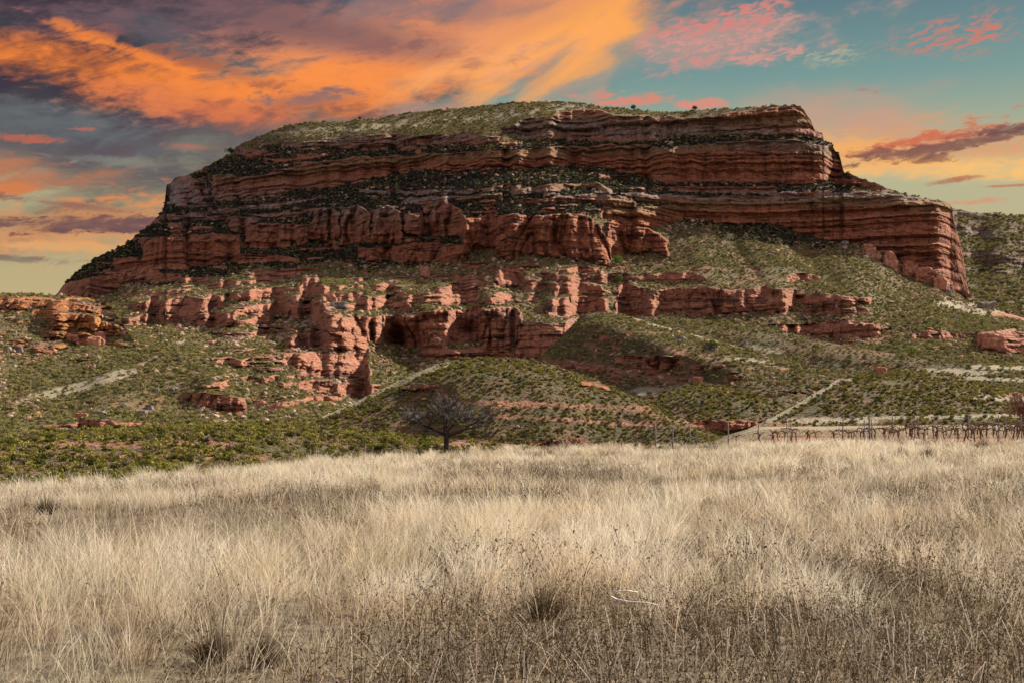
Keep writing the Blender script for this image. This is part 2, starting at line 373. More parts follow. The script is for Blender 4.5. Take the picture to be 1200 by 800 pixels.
def sheet(name, mat, x0, x1, dx, rows, top, bottom, Dk, bands=(), cliff=.07, crest_round=0.0, ridges=(), ledge=None,
          rough=1.0, back=(60, 200, 420), skyn=.6, paint=None, seed=11, strata=1.0, fade_sides=None, warp=1.0):
    """top/bottom: [(px,py)]; Dk: list of (ypts [(px,py)] , dpts [(px,D)]) knots from the bottom up (top is last, its ypts ignored)"""
    cols = np.arange(x0, x1 + dx * .5, dx); n = len(cols)
    ytop_s = interp(cols, top, 1); ytop = ytop_s + fbm(cols / 5, cols * 0, o=3, seed=seed + 40) * skyn
    ybot = interp(cols, bottom, 1)
    tt = np.linspace(0, 1, rows)[:, None]
    py = ybot[None] + (ytop - ybot)[None] * tt; px = np.broadcast_to(cols[None], py.shape).copy()
    R, FL = band_mask(px, py, bands, warp, seed)
    if ledge is not None:
        L2 = ledge(px, py); FL = np.where(L2 > R, .3, FL); R = np.maximum(R, L2)
    w = 1 - (1 - cliff) * R
    if crest_round: w = w + crest_round * np.clip((tt - .72) / .28, 0, 1) ** 2.5
    step = (ybot - ytop)[None] / (rows - 1)
    C = np.concatenate([np.zeros((1, n)), np.cumsum((w[1:] + w[:-1]) * .5 * step, 0)], 0)
    K = len(Dk); yk = []
    for i, (yp, dp) in enumerate(Dk):
        y = interp(cols, yp, 1) if yp is not None else (ybot if i == 0 else ytop_s)
        if 0 < i < K - 1: y = y + fbm(cols / 60, cols * 0 + i, o=2, seed=seed + 3) * 9
        yk.append(y)
    kk = max(2, int(20 / dx)); pad = np.pad(ytop_s, kk, mode='edge'); yk[0] = ybot; yk[-1] = np.convolve(pad, np.ones(2 * kk + 1) / (2 * kk + 1), 'valid')
    for i in range(1, K - 1): yk[i] = np.maximum(np.minimum(yk[i], yk[i - 1] - 2), yk[-1] + 2.0 * (K - 1 - i))
    dk = [interp(cols, dp, 1) for _, dp in Dk]
    D = np.zeros_like(py)
    for j in range(n):
        cy = py[::-1, j]; cc = C[::-1, j]
        ck = [np.interp(yk[i][j], cy, cc) for i in range(K)]
        ck = np.maximum.accumulate(np.array(ck) + np.arange(K) * 1e-4)
        D[:, j] = np.interp(C[:, j], ck, [d[j] for d in dk])
    def hblur(A, k, it=3):
        for _ in range(it):
            c = np.cumsum(np.pad(A, ((0, 0), (k + 1, k)), mode='edge'), 1); A = (c[:, 2 * k + 1:] - c[:, :-2 * k - 1]) / (2 * k + 1)
        return A
    Yg = np.arange(ytop.min() - 1, ybot.max() + 1, .6); Gd = np.empty((len(Yg), n)); Gr = np.empty((len(Yg), n))
    for j in range(n):
        Gd[:, j] = np.interp(Yg, py[::-1, j], D[::-1, j]); Gr[:, j] = np.interp(Yg, py[::-1, j], R[::-1, j])
    Dn = hblur(Gd, max(1, int(round(2.2 / dx)))); Dw = hblur(Gd, max(2, int(round(9.0 / dx))))
    mixr = np.clip(hblur(Gr, 3, 2) * 1.6, 0, 1); Gd = Dn * mixr + Dw * (1 - mixr)
    for j in range(n): D[:, j] = np.interp(py[:, j], Yg, Gd[:, j])
    for pts, amp, wd in ridges:
        D -= amp * gauss_line(px, py, pts, wd, wd * .7)
    # world based relief
    V = P(px, py, D); xw, zw = V[..., 0], V[..., 2]
    sc = D / 500.0
    zs = zw + 1.6 * fbm(xw / 90, D / 200, o=2, seed=seed + 60)
    nf = fbm(xw / 11 + fbm(zw / 30, xw / 40, o=2, seed=seed + 9) * .8, D / 40, zw / 45, o=3, seed=seed + 21)
    pil = np.sqrt(np.clip(np.abs(nf) * 3.2, 0, 1))
    FL = np.maximum(FL - .25, .08) * 1.25
    nf2 = fbm(xw / 3.6, D / 12, zw / 16, o=2, seed=seed + 22); pil2 = np.sqrt(np.clip(np.abs(nf2) * 3, 0, 1))
    st = vn(zs / 3.3, xw / 520, seed=seed + 31); st2 = vn(zs / 1.25, xw / 260, seed=seed + 32)
    st3 = vn(zs / 7.5, xw / 900, seed=seed + 34)
    stq = np.tanh(st * 6) * .6 + np.tanh(st2 * 8) * .42 + np.tanh(st3 * 4) * .6
    blk = fbm(xw / 3.2, D / 5, zw / 1.6, o=4, seed=seed + 33, g=.7)
    def joints(wx, wz, sd):
        row = np.floor(zs / wz + .35 * vn(xw / (wx * 5), zs / wz, seed=sd)); q = xw / wx + .7 * vn(xw / (wx * 1.7), zw / (wz * 5), seed=sd + 1) + _h(row, row * 0, row * 0, sd + 2) * .8 * (wz < 3.5)
        return _h(np.floor(q), row, row * 0, sd + 3)
    jt = joints(7.5, 9.0, seed + 70) * .95 + joints(3.1, 2.6, seed + 75) * .62
    off = -R * (jt * np.clip(.55 + .4 * FL, .5, 1.2) + FL * (3.3 * (pil - .5) + 1.1 * (pil2 - .5)) + strata * np.clip(1.25 - .6 * FL, .3, 1.2) * stq + blk * 1.9)
    big = fbm(xw / 38, D / 26, o=3, seed=seed + 41) * 3.2 + fbm(xw / 9, D / 7, o=3, seed=seed + 42) * 1.5 + fbm(xw / 2.4, D / 2.4, o=2, seed=seed + 44) * .45
    soft = np.minimum(1, np.minimum(tt * 6, 1)) * (1 - .7 * R)
    edge = np.clip((py - ytop_s) / 26 + .1, .1, 1)
    D2 = D + off * np.clip((py - ytop_s) / 9 + .2, .2, 1) - big * rough * soft * edge * np.sqrt(sc)
    V = P(px, py, D2)
    # behind the crest
    tp = V[-1]; ext = []
    for k, b in enumerate(back):
        q = tp.copy(); f = (tp[:, 1] + b) / tp[:, 1]
        q[:, 0] = tp[:, 0] * (f if b < 100 else f ** .8); q[:, 1] = tp[:, 1] + b
        q[:, 2] = [tp[:, 2] - .3, tp[:, 2] * .85, tp[:, 2] * 0 - 6][min(k, 2)] if len(back) == 3 else [tp[:, 2] * .7, tp[:, 2] * 0 - 4][min(k, 1)]
        ext.append(q[None])
    Vall = np.concatenate([V] + ext, 0)
    at = {'rock': R}
    for k in ('pale', 'pink', 'red', 'grey', 'ochre', 'painted_shade'):
        at[k] = paint[k](px, py) if paint and k in paint else np.zeros_like(px)
    at = {k: np.concatenate([a] + [a[-1:]] * len(back), 0) for k, a in at.items()}
    foot = np.zeros_like(R)
    for k in (6, 10, 15, 21, 28): foot[:-k] = np.maximum(foot[:-k], R[k:])
    o = grid_mesh(name, Vall, mat, at)
    return dict(o=o, V=V, R=R, px=px, py=py, D=D2, paint=at, foot=foot)

B = lambda *p, fl=1.0, s=1.0: dict(p=list(p), fl=fl, s=s)

# --- the mesa and its ledged lower slopes -----------------------------------
MESA_TOP = [(-160, 440), (0, 420), (40, 380), (60, 352), (66, 346), (76, 331), (92, 318), (110, 304), (150, 285), (178, 261), (190, 248), (193, 238), (195, 217), (206, 208), (225, 203), (250, 191), (270, 179), (283, 169),
            (300, 161), (330, 149), (360, 143), (400, 142), (440, 139), (480, 132), (550, 126), (575, 123), (600, 120), (650, 119), (680, 121), (700, 124), (745, 129), (790, 132), (815, 129), (850, 127), (890, 125), (925, 123), (936, 123),
            (942, 129), (946, 137), (950, 140), (954, 151), (963, 156), (966, 166), (975, 169), (978, 177), (984, 184), (986, 190), (987, 196), (989, 201), (1000, 205), (1012, 210), (1030, 217), (1045, 223), (1060, 228), (1085, 233),
            (1108, 236), (1114, 240), (1117, 252), (1120, 266), (1124, 280), (1128, 296), (1131, 318), (1134, 338), (1140, 349), (1160, 358), (1180, 366), (1200, 372), (1280, 384), (1360, 392)]
MESA_BANDS = [
    # cap tier and the long red band
    B((588, 152, 158), (610, 140, 160), (633, 138, 163), (660, 131, 165), (700, 129, 167), (760, 137, 167), (800, 138, 160), (850, 133, 158), (925, 126, 158), (950, 138, 161), (962, 158, 164), (966, 162, 167), fl=.5),
    B((400, 160, 166), (440, 158, 168), (500, 158, 170), (540, 158, 170), (585, 160, 168), fl=.6),
    B((330, 168, 173), (380, 165, 172), (420, 168, 176), (500, 172, 177), fl=.4),
    B((249, 205, 237), (300, 206, 233), (330, 199, 228), (360, 191, 222), (400, 187, 217), (440, 184, 209), (500, 181, 200), (560, 177, 201), (610, 175, 199), (650, 173, 196), (700, 170, 197), (750, 169, 208), (783, 175, 216), (850, 166, 215), (930, 163, 216), (975, 172, 212), (986, 187, 205), fl=.35),
    B((195, 216, 236), (206, 210, 243), (222, 214, 238), (236, 220, 232), fl=.8),
    # ledges under the long band
    B((200, 236, 240), (260, 246, 251), (320, 240, 245), (380, 228, 233), fl=.4), B((210, 252, 258), (280, 256, 262), (350, 250, 256), fl=.5),
    B((420, 222, 227), (500, 224, 230), (560, 222, 227), (610, 216, 221), fl=.5), B((470, 232, 239), (540, 230, 236), (590, 228, 233), fl=.5),
    B((785, 219, 226), (850, 219, 227), (912, 219, 228), fl=.4), B((745, 228, 236), (800, 230, 240), (860, 230, 240), (905, 229, 238), fl=.5),
    # great lower cliff on the right
    B((715, 244, 262), (760, 242, 268), (800, 240, 258), (850, 238, 261), (890, 236, 263), (912, 226, 266), (930, 224, 273), (977, 225, 283), (1017, 226, 291), (1060, 230, 312), (1100, 237, 331), (1116, 245, 342), (1134, 320, 350), fl=.4),
    B((978, 206, 212), (1012, 212, 220), (1045, 220, 226), fl=.8),
    # central buttresses
    B((600, 222, 231), (650, 216, 224), (686, 213, 219), (700, 214, 222), (716, 222, 228), fl=.8), B((610, 234, 240), (660, 230, 238), (700, 226, 236), (742, 234, 244), fl=.9),
    B((543, 255, 300), (560, 253, 286), (600, 250, 306), (625, 252, 296), (650, 250, 302), (690, 253, 306), (703, 266, 310), (716, 288, 314), fl=2.3),
    B((705, 236, 256), (730, 235, 262), (746, 238, 258), fl=1.2), B((712, 262, 300), (740, 260, 297), (762, 268, 294), (782, 280, 302), fl=2.3),
    # towers left of centre
    B((362, 247, 282), (380, 243, 284), (398, 249, 280), fl=2.3), B((400, 244, 286), (418, 241, 286), (434, 248, 280), fl=2.3), B((437, 247, 284), (455, 241, 286), (471, 248, 285), fl=2.3),
    B((472, 252, 272), (496, 250, 276), (505, 233, 277), (515, 232, 278), (540, 246, 278), (548, 256, 282), fl=2.3),
    B((420, 290, 304), (450, 288, 306), (500, 284, 310), (530, 286, 309), (546, 290, 306), fl=1.4),
    # left cliffs
    B((287, 265, 292), (310, 262, 294), (350, 262, 286), (364, 264, 284), fl=1.0), B((220, 278, 312), (250, 274, 312), (283, 276, 298), fl=.9), B((166, 280, 308), (190, 276, 318), (219, 280, 316), fl=.9),
    B((133, 302, 326), (160, 303, 330), (190, 320, 331), (213, 322, 330), fl=.8), B((64, 332, 347), (90, 328, 347), (120, 322, 348), (140, 328, 342), fl=.7), B((270, 300, 309), (310, 298, 308), (350, 302, 309), fl=.8),
    # ledges on the middle slope
    B((153, 356, 363), (180, 352, 368), (220, 347, 367), (263, 348, 363), fl=1.2), B((207, 366, 374), (240, 366, 383), (277, 368, 382), fl=1.1), B((143, 372, 379), (175, 368, 380), (200, 371, 378), fl=1.0),
    B((310, 358, 366), (345, 351, 373), (383, 354, 370), fl=1.3), B((267, 346, 354), (300, 343, 352), (333, 341, 348), fl=.9), B((350, 336, 345), (370, 334, 347), (387, 337, 343), fl=.9),
    B((367, 368, 386), (385, 366, 391), (402, 368, 392), fl=1.4), B((433, 334, 343), (450, 331, 345), (468, 334, 341), fl=.9), B((417, 351, 360), (437, 349, 363), (458, 352, 360), fl=1.0),
    B((520, 347, 358), (535, 344, 361), (548, 348, 356), fl=1.1), B((528, 330, 338), (548, 325, 340), (568, 328, 335), fl=1.0), B((568, 347, 355), (585, 344, 357), (601, 347, 353), fl=1.0), B((580, 322, 332), (596, 316, 341), (611, 320, 336), fl=1.2),
    B((655, 315, 320), (680, 312, 321), (704, 315, 320), fl=.8), B((652, 324, 330), (680, 323, 332), (702, 325, 331), fl=.8), B((650, 336, 346), (672, 332, 348), (705, 336, 347), fl=1.0),
    B((760, 322, 330), (790, 320, 332), (828, 322, 328), fl=.8), B((922, 323, 330), (940, 320, 331), (960, 325, 331), fl=.8),
    # long cliffs of the middle slope
    B((366, 371, 384), (400, 370, 396), (440, 371, 404), (470, 369, 404), (478, 371, 408), (506, 364, 410), (512, 362, 410), (530, 366, 404), (560, 362, 402), (575, 362, 408), (605, 360, 402), (612, 374, 398), fl=2.2),
    B((493, 404, 419), (530, 408, 421), (600, 404, 423), fl=1.3),
    B((603, 380, 424), (650, 378, 420), (665, 376, 408), (700, 371, 386), (742, 366, 371), fl=1.0),
    B((643, 352, 370), (670, 348, 372), (711, 350, 369), fl=1.5), B((722, 353, 369), (745, 349, 371), (773, 352, 370), fl=1.5), B((724, 337, 349), (740, 334, 350), (758, 337, 348), fl=1.4),
    B((764, 341, 362), (790, 338, 368), (837, 338, 370), (860, 340, 366), (900, 338, 368), (932, 340, 367), fl=1.3), B((932, 346, 356), (975, 344, 360), (1019, 350, 357), fl=.9), B((940, 360, 367), (990, 360, 370), (1020, 362, 368), fl=.8),
    # left centre group
    B((333, 394, 404), (360, 390, 407), (400, 392, 406), fl=1.3), B((377, 392, 412), (405, 389, 413), (434, 398, 414), fl=1.8), B((331, 415, 424), (360, 412, 438), (400, 414, 443), (432, 412, 452), fl=1.3),
    B((350, 447, 458), (370, 444, 461), (391, 446, 462), fl=1.2), B((391, 450, 462), (415, 448, 466), (436, 452, 465), fl=1.4), B((330, 470, 477), (360, 465, 473), (400, 463, 469), fl=.6),
    B((216, 465, 470), (235, 461, 476), (262, 462, 485), (288, 466, 488), fl=1.4), B((66, 497, 502), (110, 491, 504), (160, 495, 503), (190, 497, 500), fl=1.0),
    # right, low ledges
    B((1068, 391, 396), (1100, 387, 398), (1132, 391, 398), fl=1.0), B((1144, 392, 408), (1170, 387, 413), (1210, 389, 415), (1280, 392, 412), fl=1.1), B((915, 384, 390), (960, 378, 396), (1010, 376, 398), (1032, 384, 396), fl=.9),
    B((1162, 365, 371), (1185, 364, 374), (1240, 372, 384), fl=.9), B((1054, 306, 322), (1075, 302, 330), (1100, 312, 338), (1112, 322, 342), fl=1.6),
]
def shade_zone(px, py):  # slopes below the upper cliffs where shade is painted into ground and brush
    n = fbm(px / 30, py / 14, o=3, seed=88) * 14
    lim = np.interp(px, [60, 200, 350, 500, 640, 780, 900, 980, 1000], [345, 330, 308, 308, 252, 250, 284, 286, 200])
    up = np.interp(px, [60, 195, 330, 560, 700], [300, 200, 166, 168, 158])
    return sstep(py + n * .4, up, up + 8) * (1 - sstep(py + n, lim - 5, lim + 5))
def ledge_mesa(px, py):
    zone = np.zeros_like(px)
    for cx, cy, a, b, s in [(330, 350, 230, 50, 1.22), (650, 330, 180, 26, 1.22), (500, 340, 170, 34, 1.2), (330, 420, 110, 55, 1.0), (930, 385, 110, 14, .72), (1100, 394, 100, 12, .8), (250, 262, 190, 34, 1.15), (500, 262, 200, 44, 1.0),
                            (850, 228, 130, 14, 1.0), (690, 228, 90, 22, 1.1), (400, 176, 190, 16, 1.05), (220, 230, 50, 40, 1.2), (130, 320, 90, 34, 1.2), (740, 430, 60, 16, .7), (1010, 214, 60, 16, 1.2), (700, 345, 60, 12, 1)]:
        zone = np.maximum(zone, s * np.exp(-(((px - cx) / a) ** 2 + ((py - cy) / b) ** 2) ** 1.5))
    q = fbm(px / 26 + .4 * fbm(px / 9, py / 9, o=2, seed=71), (py + px * .03) / 4.6, o=3, seed=77)
    return sstep(q + (zone - 1) * .5, .06, .20) * .95
def pa_lines(*ls):
    def f(px, py):
        r = np.zeros_like(px)
        for pts, w, wy, s in ls: r = np.maximum(r, s * gauss_line(px, py, pts, w, wy))
        n = fbm(px / 6, py / 3, o=3, seed=5)
        return np.clip(sstep(r + n * .35, .25, .6), 0, 1)
    return f
mesa = sheet('mesa', M_MESA, -160, 1360, .9, 640, MESA_TOP, [(-160, 530), (1360, 530)],
    [(None, [(-160, 230), (1360, 230)]),
     ([(-160, 480), (1360, 480)], [(-160, 330), (100, 325), (330, 330), (450, 370), (560, 385), (700, 340), (1000, 320), (1360, 310)]),
     ([(-160, 411), (1360, 411)], [(-160, 440), (0, 435), (150, 415), (250, 408), (330, 416), (400, 432), (450, 448), (600, 458), (700, 440), (800, 430), (950, 415), (1100, 410), (1200, 400), (1360, 390)]),
     ([(-160, 312), (300, 318), (700, 312), (900, 300), (1017, 293), (1060, 312), (1100, 332), (1134, 350), (1360, 400)],
      [(-160, 740), (66, 700), (150, 662), (250, 620), (400, 570), (540, 537), (600, 533), (800, 545), (900, 556), (1017, 572), (1060, 566), (1100, 560), (1120, 566), (1134, 575), (1200, 545), (1360, 520)]),
     ([(-160, 420), (66, 300), (195, 240), (300, 236), (1050, 232), (1100, 240), (1134, 345), (1360, 396)], [(-160, 770), (66, 725), (195, 725), (400, 640), (540, 572), (600, 556), (720, 558), (800, 586), (900, 592), (1017, 588), (1060, 577), (1100, 572), (1134, 590), (1360, 530)]),
     (None, [(-160, 790), (66, 740), (110, 755), (193, 765), (206, 762), (300, 748), (400, 730), (550, 700), (650, 676), (700, 655), (800, 636), (930, 612), (950, 616), (985, 628), (1000, 600), (1060, 590), (1108, 580), (1118, 590), (1130, 610), (1140, 600), (1200, 570), (1360, 540)])],
    bands=MESA_BANDS, ledge=ledge_mesa, seed=11, skyn=2.0, rough=.6, strata=1.7,
    ridges=[([(205, 374), (228, 395), (190, 425), (150, 445)], 15, 42), ([(300, 340), (330, 365)], 8, 30), ([(500, 340), (520, 362)], 8, 22),
            ([(860, 285), (900, 345)], -4, 9), ([(905, 288), (960, 350)], 3.5, 12), ([(930, 290), (1000, 350)], -4, 9), ([(820, 300), (840, 335)], 4, 14), ([(970, 298), (1060, 360)], 5, 16),
            ([(470, 400), (480, 450)], -22, 26), ([(560, 390), (600, 440)], -8, 20), ([(650, 260), (660, 300)], 10, 40), ([(560, 310), (540, 335)], -8, 18)],
    paint=dict(painted_shade=shade_zone, pale=pa_lines(([(15, 475), (70, 458), (110, 448), (150, 436)], 14, 5, 1), ([(150, 436), (230, 392)], 6, 4, .45), ([(1105, 355), (1150, 366)], 12, 5, .8), ([(1110, 350), (1170, 366)], 6, 4, .6), ([(745, 368), (760, 373)], 10, 3, .6), ([(330, 158), (450, 148), (560, 138), (660, 127)], 40, 9, .45)),
               red=pa_lines(([(215, 466), (240, 470)], 14, 6, .8), ([(380, 460), (430, 470)], 30, 6, .6), ([(60, 500), (300, 500)], 20, 5, .7), ([(920, 392), (1030, 395)], 14, 8, .8), ([(500, 312), (620, 330)], 40, 12, .42), ([(630, 405), (720, 440)], 20, 10, .7),
                            ([(300, 360), (380, 440)], 40, 30, .45), ([(860, 300), (890, 330)], 8, 10, .5)),
               ochre=pa_lines(([(250, 209), (330, 202), (440, 188), (560, 181), (640, 178), (760, 176), (850, 170), (930, 168), (980, 180)], 30, 7, 1), ([(600, 150), (700, 145), (800, 148), (940, 140)], 40, 12, .8), ([(720, 246), (900, 236), (1060, 236), (1112, 244)], 30, 8, .9),
                              ([(400, 240), (700, 216), (740, 240)], 30, 6, .7)),
               pink=lambda px, py: sstep(py, 300, 330) * (1 - .5 * sstep(py, 440, 480)) * .9 + .35 * np.exp(-((px - 660) / 70) ** 2 - ((py - 240) / 30) ** 2) + .12,
               grey=lambda px, py: np.clip(.9 * np.exp(-((py - 150 - np.abs(px - 650) * .05) / 14) ** 2) + .8 * np.exp(-((py - 228) / 7) ** 2) * (px > 400) + 1.0 * np.exp(-((py - 240) / 26) ** 2) * (1 - sstep(px, 420, 600)) * .8 + .9 * np.exp(-((px - 205) / 25) ** 2 - ((py - 225) / 22) ** 2)
                                           + .8 * np.exp(-((px - 150) / 22) ** 2 - ((py - 395) / 14) ** 2) + .6 * np.exp(-((px - 640) / 60) ** 2 - ((py - 376) / 6) ** 2), 0, 1)))
tag(mesa['o'], 'red layered flat-topped mountain above ledged scrub slopes', 'mesa', kind='structure')

# --- far hillside on the right ------------------------------------------------
far = sheet('far_hillside', M_HILL, 1040, 1420, 1.0, 190, [(1040, 238), (1100, 240), (1120, 245), (1140, 249), (1165, 251), (1200, 253), (1300, 258), (1420, 270)], [(1040, 400), (1420, 400)],
    [(None, [(1040, 700), (1420, 690)]), (None, [(1040, 1010), (1420, 1000)])],
    bands=[B((1110, 258, 264), (1135, 266, 276), (1155, 270, 280), (1168, 274, 278), fl=.8, s=.7), B((1120, 294, 300), (1160, 297, 306), (1200, 303, 310), (1300, 312, 318), fl=.8), B((1115, 248, 254), (1150, 250, 257), (1165, 253, 256), fl=.6)],
    ledge=lambda px, py: sstep(fbm(px / 24, py / 4.5, o=3, seed=177), .34, .46) * .7, seed=91, skyn=.8, rough=1.2, ridges=[([(1180, 260), (1150, 360)], 12, 20)],
    paint=dict(grey=lambda px, py: np.ones_like(px) * .95, ochre=lambda px, py: px * 0 + .5))
tag(far['o'], 'far olive hillside with grey rock ledges beyond the mesa', 'hill', kind='structure')

# --- left rocky hill ------------------------------------------------------------
lefth = sheet('rocky_hill', M_ORANGE, -160, 210, .9, 260, [(-160, 352), (-60, 346), (0, 344), (30, 343), (60, 346), (100, 348), (118, 352), (130, 360), (142, 376), (155, 396), (170, 425), (210, 490)], [(-160, 530), (210, 530)],
    [(None, [(-160, 250), (210, 250)]), ([(-160, 440), (60, 440), (210, 520)], [(-160, 380), (0, 385), (120, 395), (210, 380)]), (None, [(-160, 480), (0, 485), (60, 480), (120, 465), (150, 440), (210, 400)])],
    bands=[B((-160, 352, 362), (-60, 350, 362), (0, 350, 363), (40, 349, 361), (80, 353, 364), (107, 360, 365), fl=1.2), B((38, 364, 371), (70, 363, 375), (100, 368, 377), (118, 372, 378), fl=1.2),
           B((50, 380, 384), (80, 378, 386), (126, 376, 387), fl=1.2), B((53, 388, 394), (80, 388, 400), (100, 390, 405), (114, 394, 400), fl=1.4), B((53, 420, 424), (70, 416, 430), (90, 420, 428), fl=1.0)],
    ledge=lambda px, py: sstep(fbm(px / 22, py / 4.5, o=3, seed=277) + np.exp(-((px - 80) / 60) ** 2 - ((py - 375) / 30) ** 2) * .35, .30, .42) * .9,
    seed=131, skyn=1.5, crest_round=1.5, rough=1.3,
    paint=dict(red=pa_lines(([(60, 400), (50, 432)], 16, 14, .8), ([(0, 352), (110, 362)], 20, 8, .7))))
tag(lefth['o'], 'green hill with orange rock ledges at the left edge', 'hill', kind='structure')

# --- spurs running down to the right ---------------------------------------------
spur_up = sheet('scrub_spur', M_HILL, 735, 1380, 1.0, 130, [(735, 392), (742, 378), (750, 372), (765, 370), (800, 373), (850, 378), (900, 386), (952, 397), (1000, 407), (1054, 415), (1110, 421), (1170, 426), (1240, 430), (1380, 434)], [(735, 470), (1380, 470)],
    [(None, [(735, 380), (1380, 280)]), (None, [(735, 432), (850, 428), (1000, 390), (1170, 360), (1380, 350)])], seed=151, crest_round=3, skyn=.5, back=(30, 120),
    paint=dict(pale=pa_lines(([(880, 405), (905, 412)], 14, 4, .6), ([(1090, 434), (1155, 437)], 26, 3.5, .8), ([(1160, 430), (1300, 434)], 30, 4, .7), ([(1130, 443), (1300, 448)], 30, 3, .8))))
tag(spur_up['o'], 'long scrub spur falling right below the mesa', 'hill', kind='structure')
spur = sheet('near_spur', M_HILL, 612, 1230, .9, 170, [(612, 436), (622, 428), (632, 419), (650, 402), (668, 384), (684, 369), (697, 365), (720, 367), (742, 372), (775, 382), (825, 395), (862, 405), (900, 416), (940, 427), (1000, 441), (1100, 452), (1230, 462)], [(612, 495), (1230, 495)],
    [(None, [(612, 330), (800, 280), (1230, 250)]), (None, [(612, 400), (650, 410), (700, 416), (775, 395), (900, 345), (1000, 320), (1230, 300)])],
    bands=[B((720, 418, 424), (740, 416, 425), (757, 418, 424), fl=.8), B((760, 418, 427), (778, 415, 433), (795, 417, 428), fl=1.2), B((658, 427, 431), (672, 427, 433), (690, 429, 433), fl=.7), B((690, 432, 436), (710, 431, 437), fl=.7)],
    ledge=lambda px, py: sstep(fbm(px / 20, py / 4, o=3, seed=377) + .3 * np.exp(-((px - 730) / 60) ** 2 - ((py - 430) / 14) ** 2), .36, .46) * .8, seed=171, crest_round=4, skyn=.5, back=(30, 120),
    ridges=[([(700, 368), (770, 395), (860, 430)], 12, 30)],
    paint=dict(pale=pa_lines(([(742, 371), (800, 389), (870, 407)], 10, 3.2, .6), ([(752, 458), (790, 455)], 14, 5, .9), ([(860, 420), (900, 425)], 18, 4, .5)), red=pa_lines(([(630, 424), (700, 430)], 24, 7, .9), ([(690, 405), (700, 412)], 10, 6, .6), ([(735, 433), (800, 447)], 20, 5, .9), ([(785, 410), (830, 418)], 14, 4, .6)),
               pink=lambda px, py: np.ones_like(px) * .8))
tag(spur['o'], 'scrub spur with a pale crest line behind the round mound', 'hill', kind='structure')

# --- small hill, right hill, round mound, low hill at left --------------------------
small = sheet('small_hill', M_HILL, 735, 960, .9, 120, [(735, 500), (748, 480), (765, 468), (785, 457), (810, 450), (830, 449), (850, 452), (875, 459), (905, 468), (930, 480), (960, 500)], [(735, 520), (960, 520)],
    [(None, [(735, 225), (960, 225)]), (None, [(735, 247), (830, 260), (960, 246)])],
    bands=[B((805, 493, 499), (825, 491, 503), (850, 494, 504), (880, 492, 502), (900, 490, 497), fl=1.0)], seed=191, crest_round=4.5, skyn=.5, back=(30, 70), rough=.8,
    paint=dict(red=pa_lines(([(800, 498), (890, 500)], 18, 6, 1), ([(840, 455), (860, 458)], 10, 4, .6)), pink=lambda px, py: np.ones_like(px) * .3))
tag(small['o'], 'small round scrub hill right of the big mound', 'hill', kind='structure')
righth = sheet('right_hill', M_HILL, 850, 1400, .9, 150, [(850, 514), (875, 503), (894, 494), (923, 479), (950, 463), (967, 453), (981, 444), (1000, 439), (1025, 436), (1054, 433), (1089, 435), (1130, 443), (1180, 456), (1230, 466), (1400, 480)], [(850, 520), (1400, 520)],
    [(None, [(850, 185), (1400, 175)]), (None, [(850, 197), (900, 210), (980, 228), (1054, 236), (1180, 230), (1400, 222)])],
    bands=[B((968, 447, 452), (984, 442, 448), (998, 441, 447), fl=.8)], seed=211, crest_round=4, skyn=.5, back=(30, 80), rough=.8,
    ridges=[([(905, 492), (990, 446)], 3, 16)],
    paint=dict(pale=pa_lines(([(855, 512), (900, 493), (960, 460), (978, 449)], 6, 2.6, 1), ([(935, 493), (1010, 492)], 24, 4, .9), ([(1150, 466), (1220, 470), (1400, 480)], 16, 4, .7), ([(1010, 490), (1200, 486), (1400, 488)], 24, 3, .7)), red=pa_lines(([(860, 500), (940, 497)], 16, 3.5, .8), ([(1180, 462), (1210, 466)], 10, 5, .8)),
               grey=lambda px, py: np.ones_like(px) * .9))
tag(righth['o'], 'dark-flanked hill with a light track up its left edge', 'hill', kind='structure')
mound = sheet('round_mound', M_HILL, 318, 900, .7, 240, [(318, 506), (345, 499), (370, 491), (400, 478), (440, 459), (480, 440), (510, 427), (535, 421), (560, 419), (600, 419), (625, 422), (650, 428), (700, 445), (740, 463), (780, 480), (810, 495), (840, 510), (900, 522)], [(318, 548), (900, 548)],
    [(None, [(318, 160), (900, 160)]), ([(318, 528), (900, 528)], [(318, 192), (600, 203), (900, 194)]), (None, [(318, 206), (400, 217), (560, 235), (700, 229), (840, 211), (900, 205)])],
    bands=[B((618, 524, 528), (660, 513, 524), (680, 514, 521), fl=1.0), B((470, 453, 458), (500, 448, 455), (515, 450, 453), fl=.7, s=.7), B((680, 445, 450), (700, 447, 454), (715, 454, 457), fl=1, s=.8)],
    seed=231, crest_round=5, skyn=.4, back=(30, 70), rough=.7,
    ridges=[([(560, 425), (600, 520)], 10, 90)],
    paint=dict(pale=pa_lines(([(330, 503), (370, 491), (400, 479), (440, 460), (485, 441), (520, 427)], 7, 2.7, .95)), red=pa_lines(([(560, 472), (740, 478)], 40, 5, .75), ([(600, 487), (760, 497)], 30, 4, .6), ([(640, 520), (760, 523)], 30, 4, .8), ([(540, 515), (600, 524)], 20, 4, .8), ([(480, 470), (520, 462)], 24, 8, .35), ([(760, 480), (820, 500)], 20, 6, .5))))
tag(mound['o'], 'big round scrub-covered mound at centre', 'hill', kind='structure')
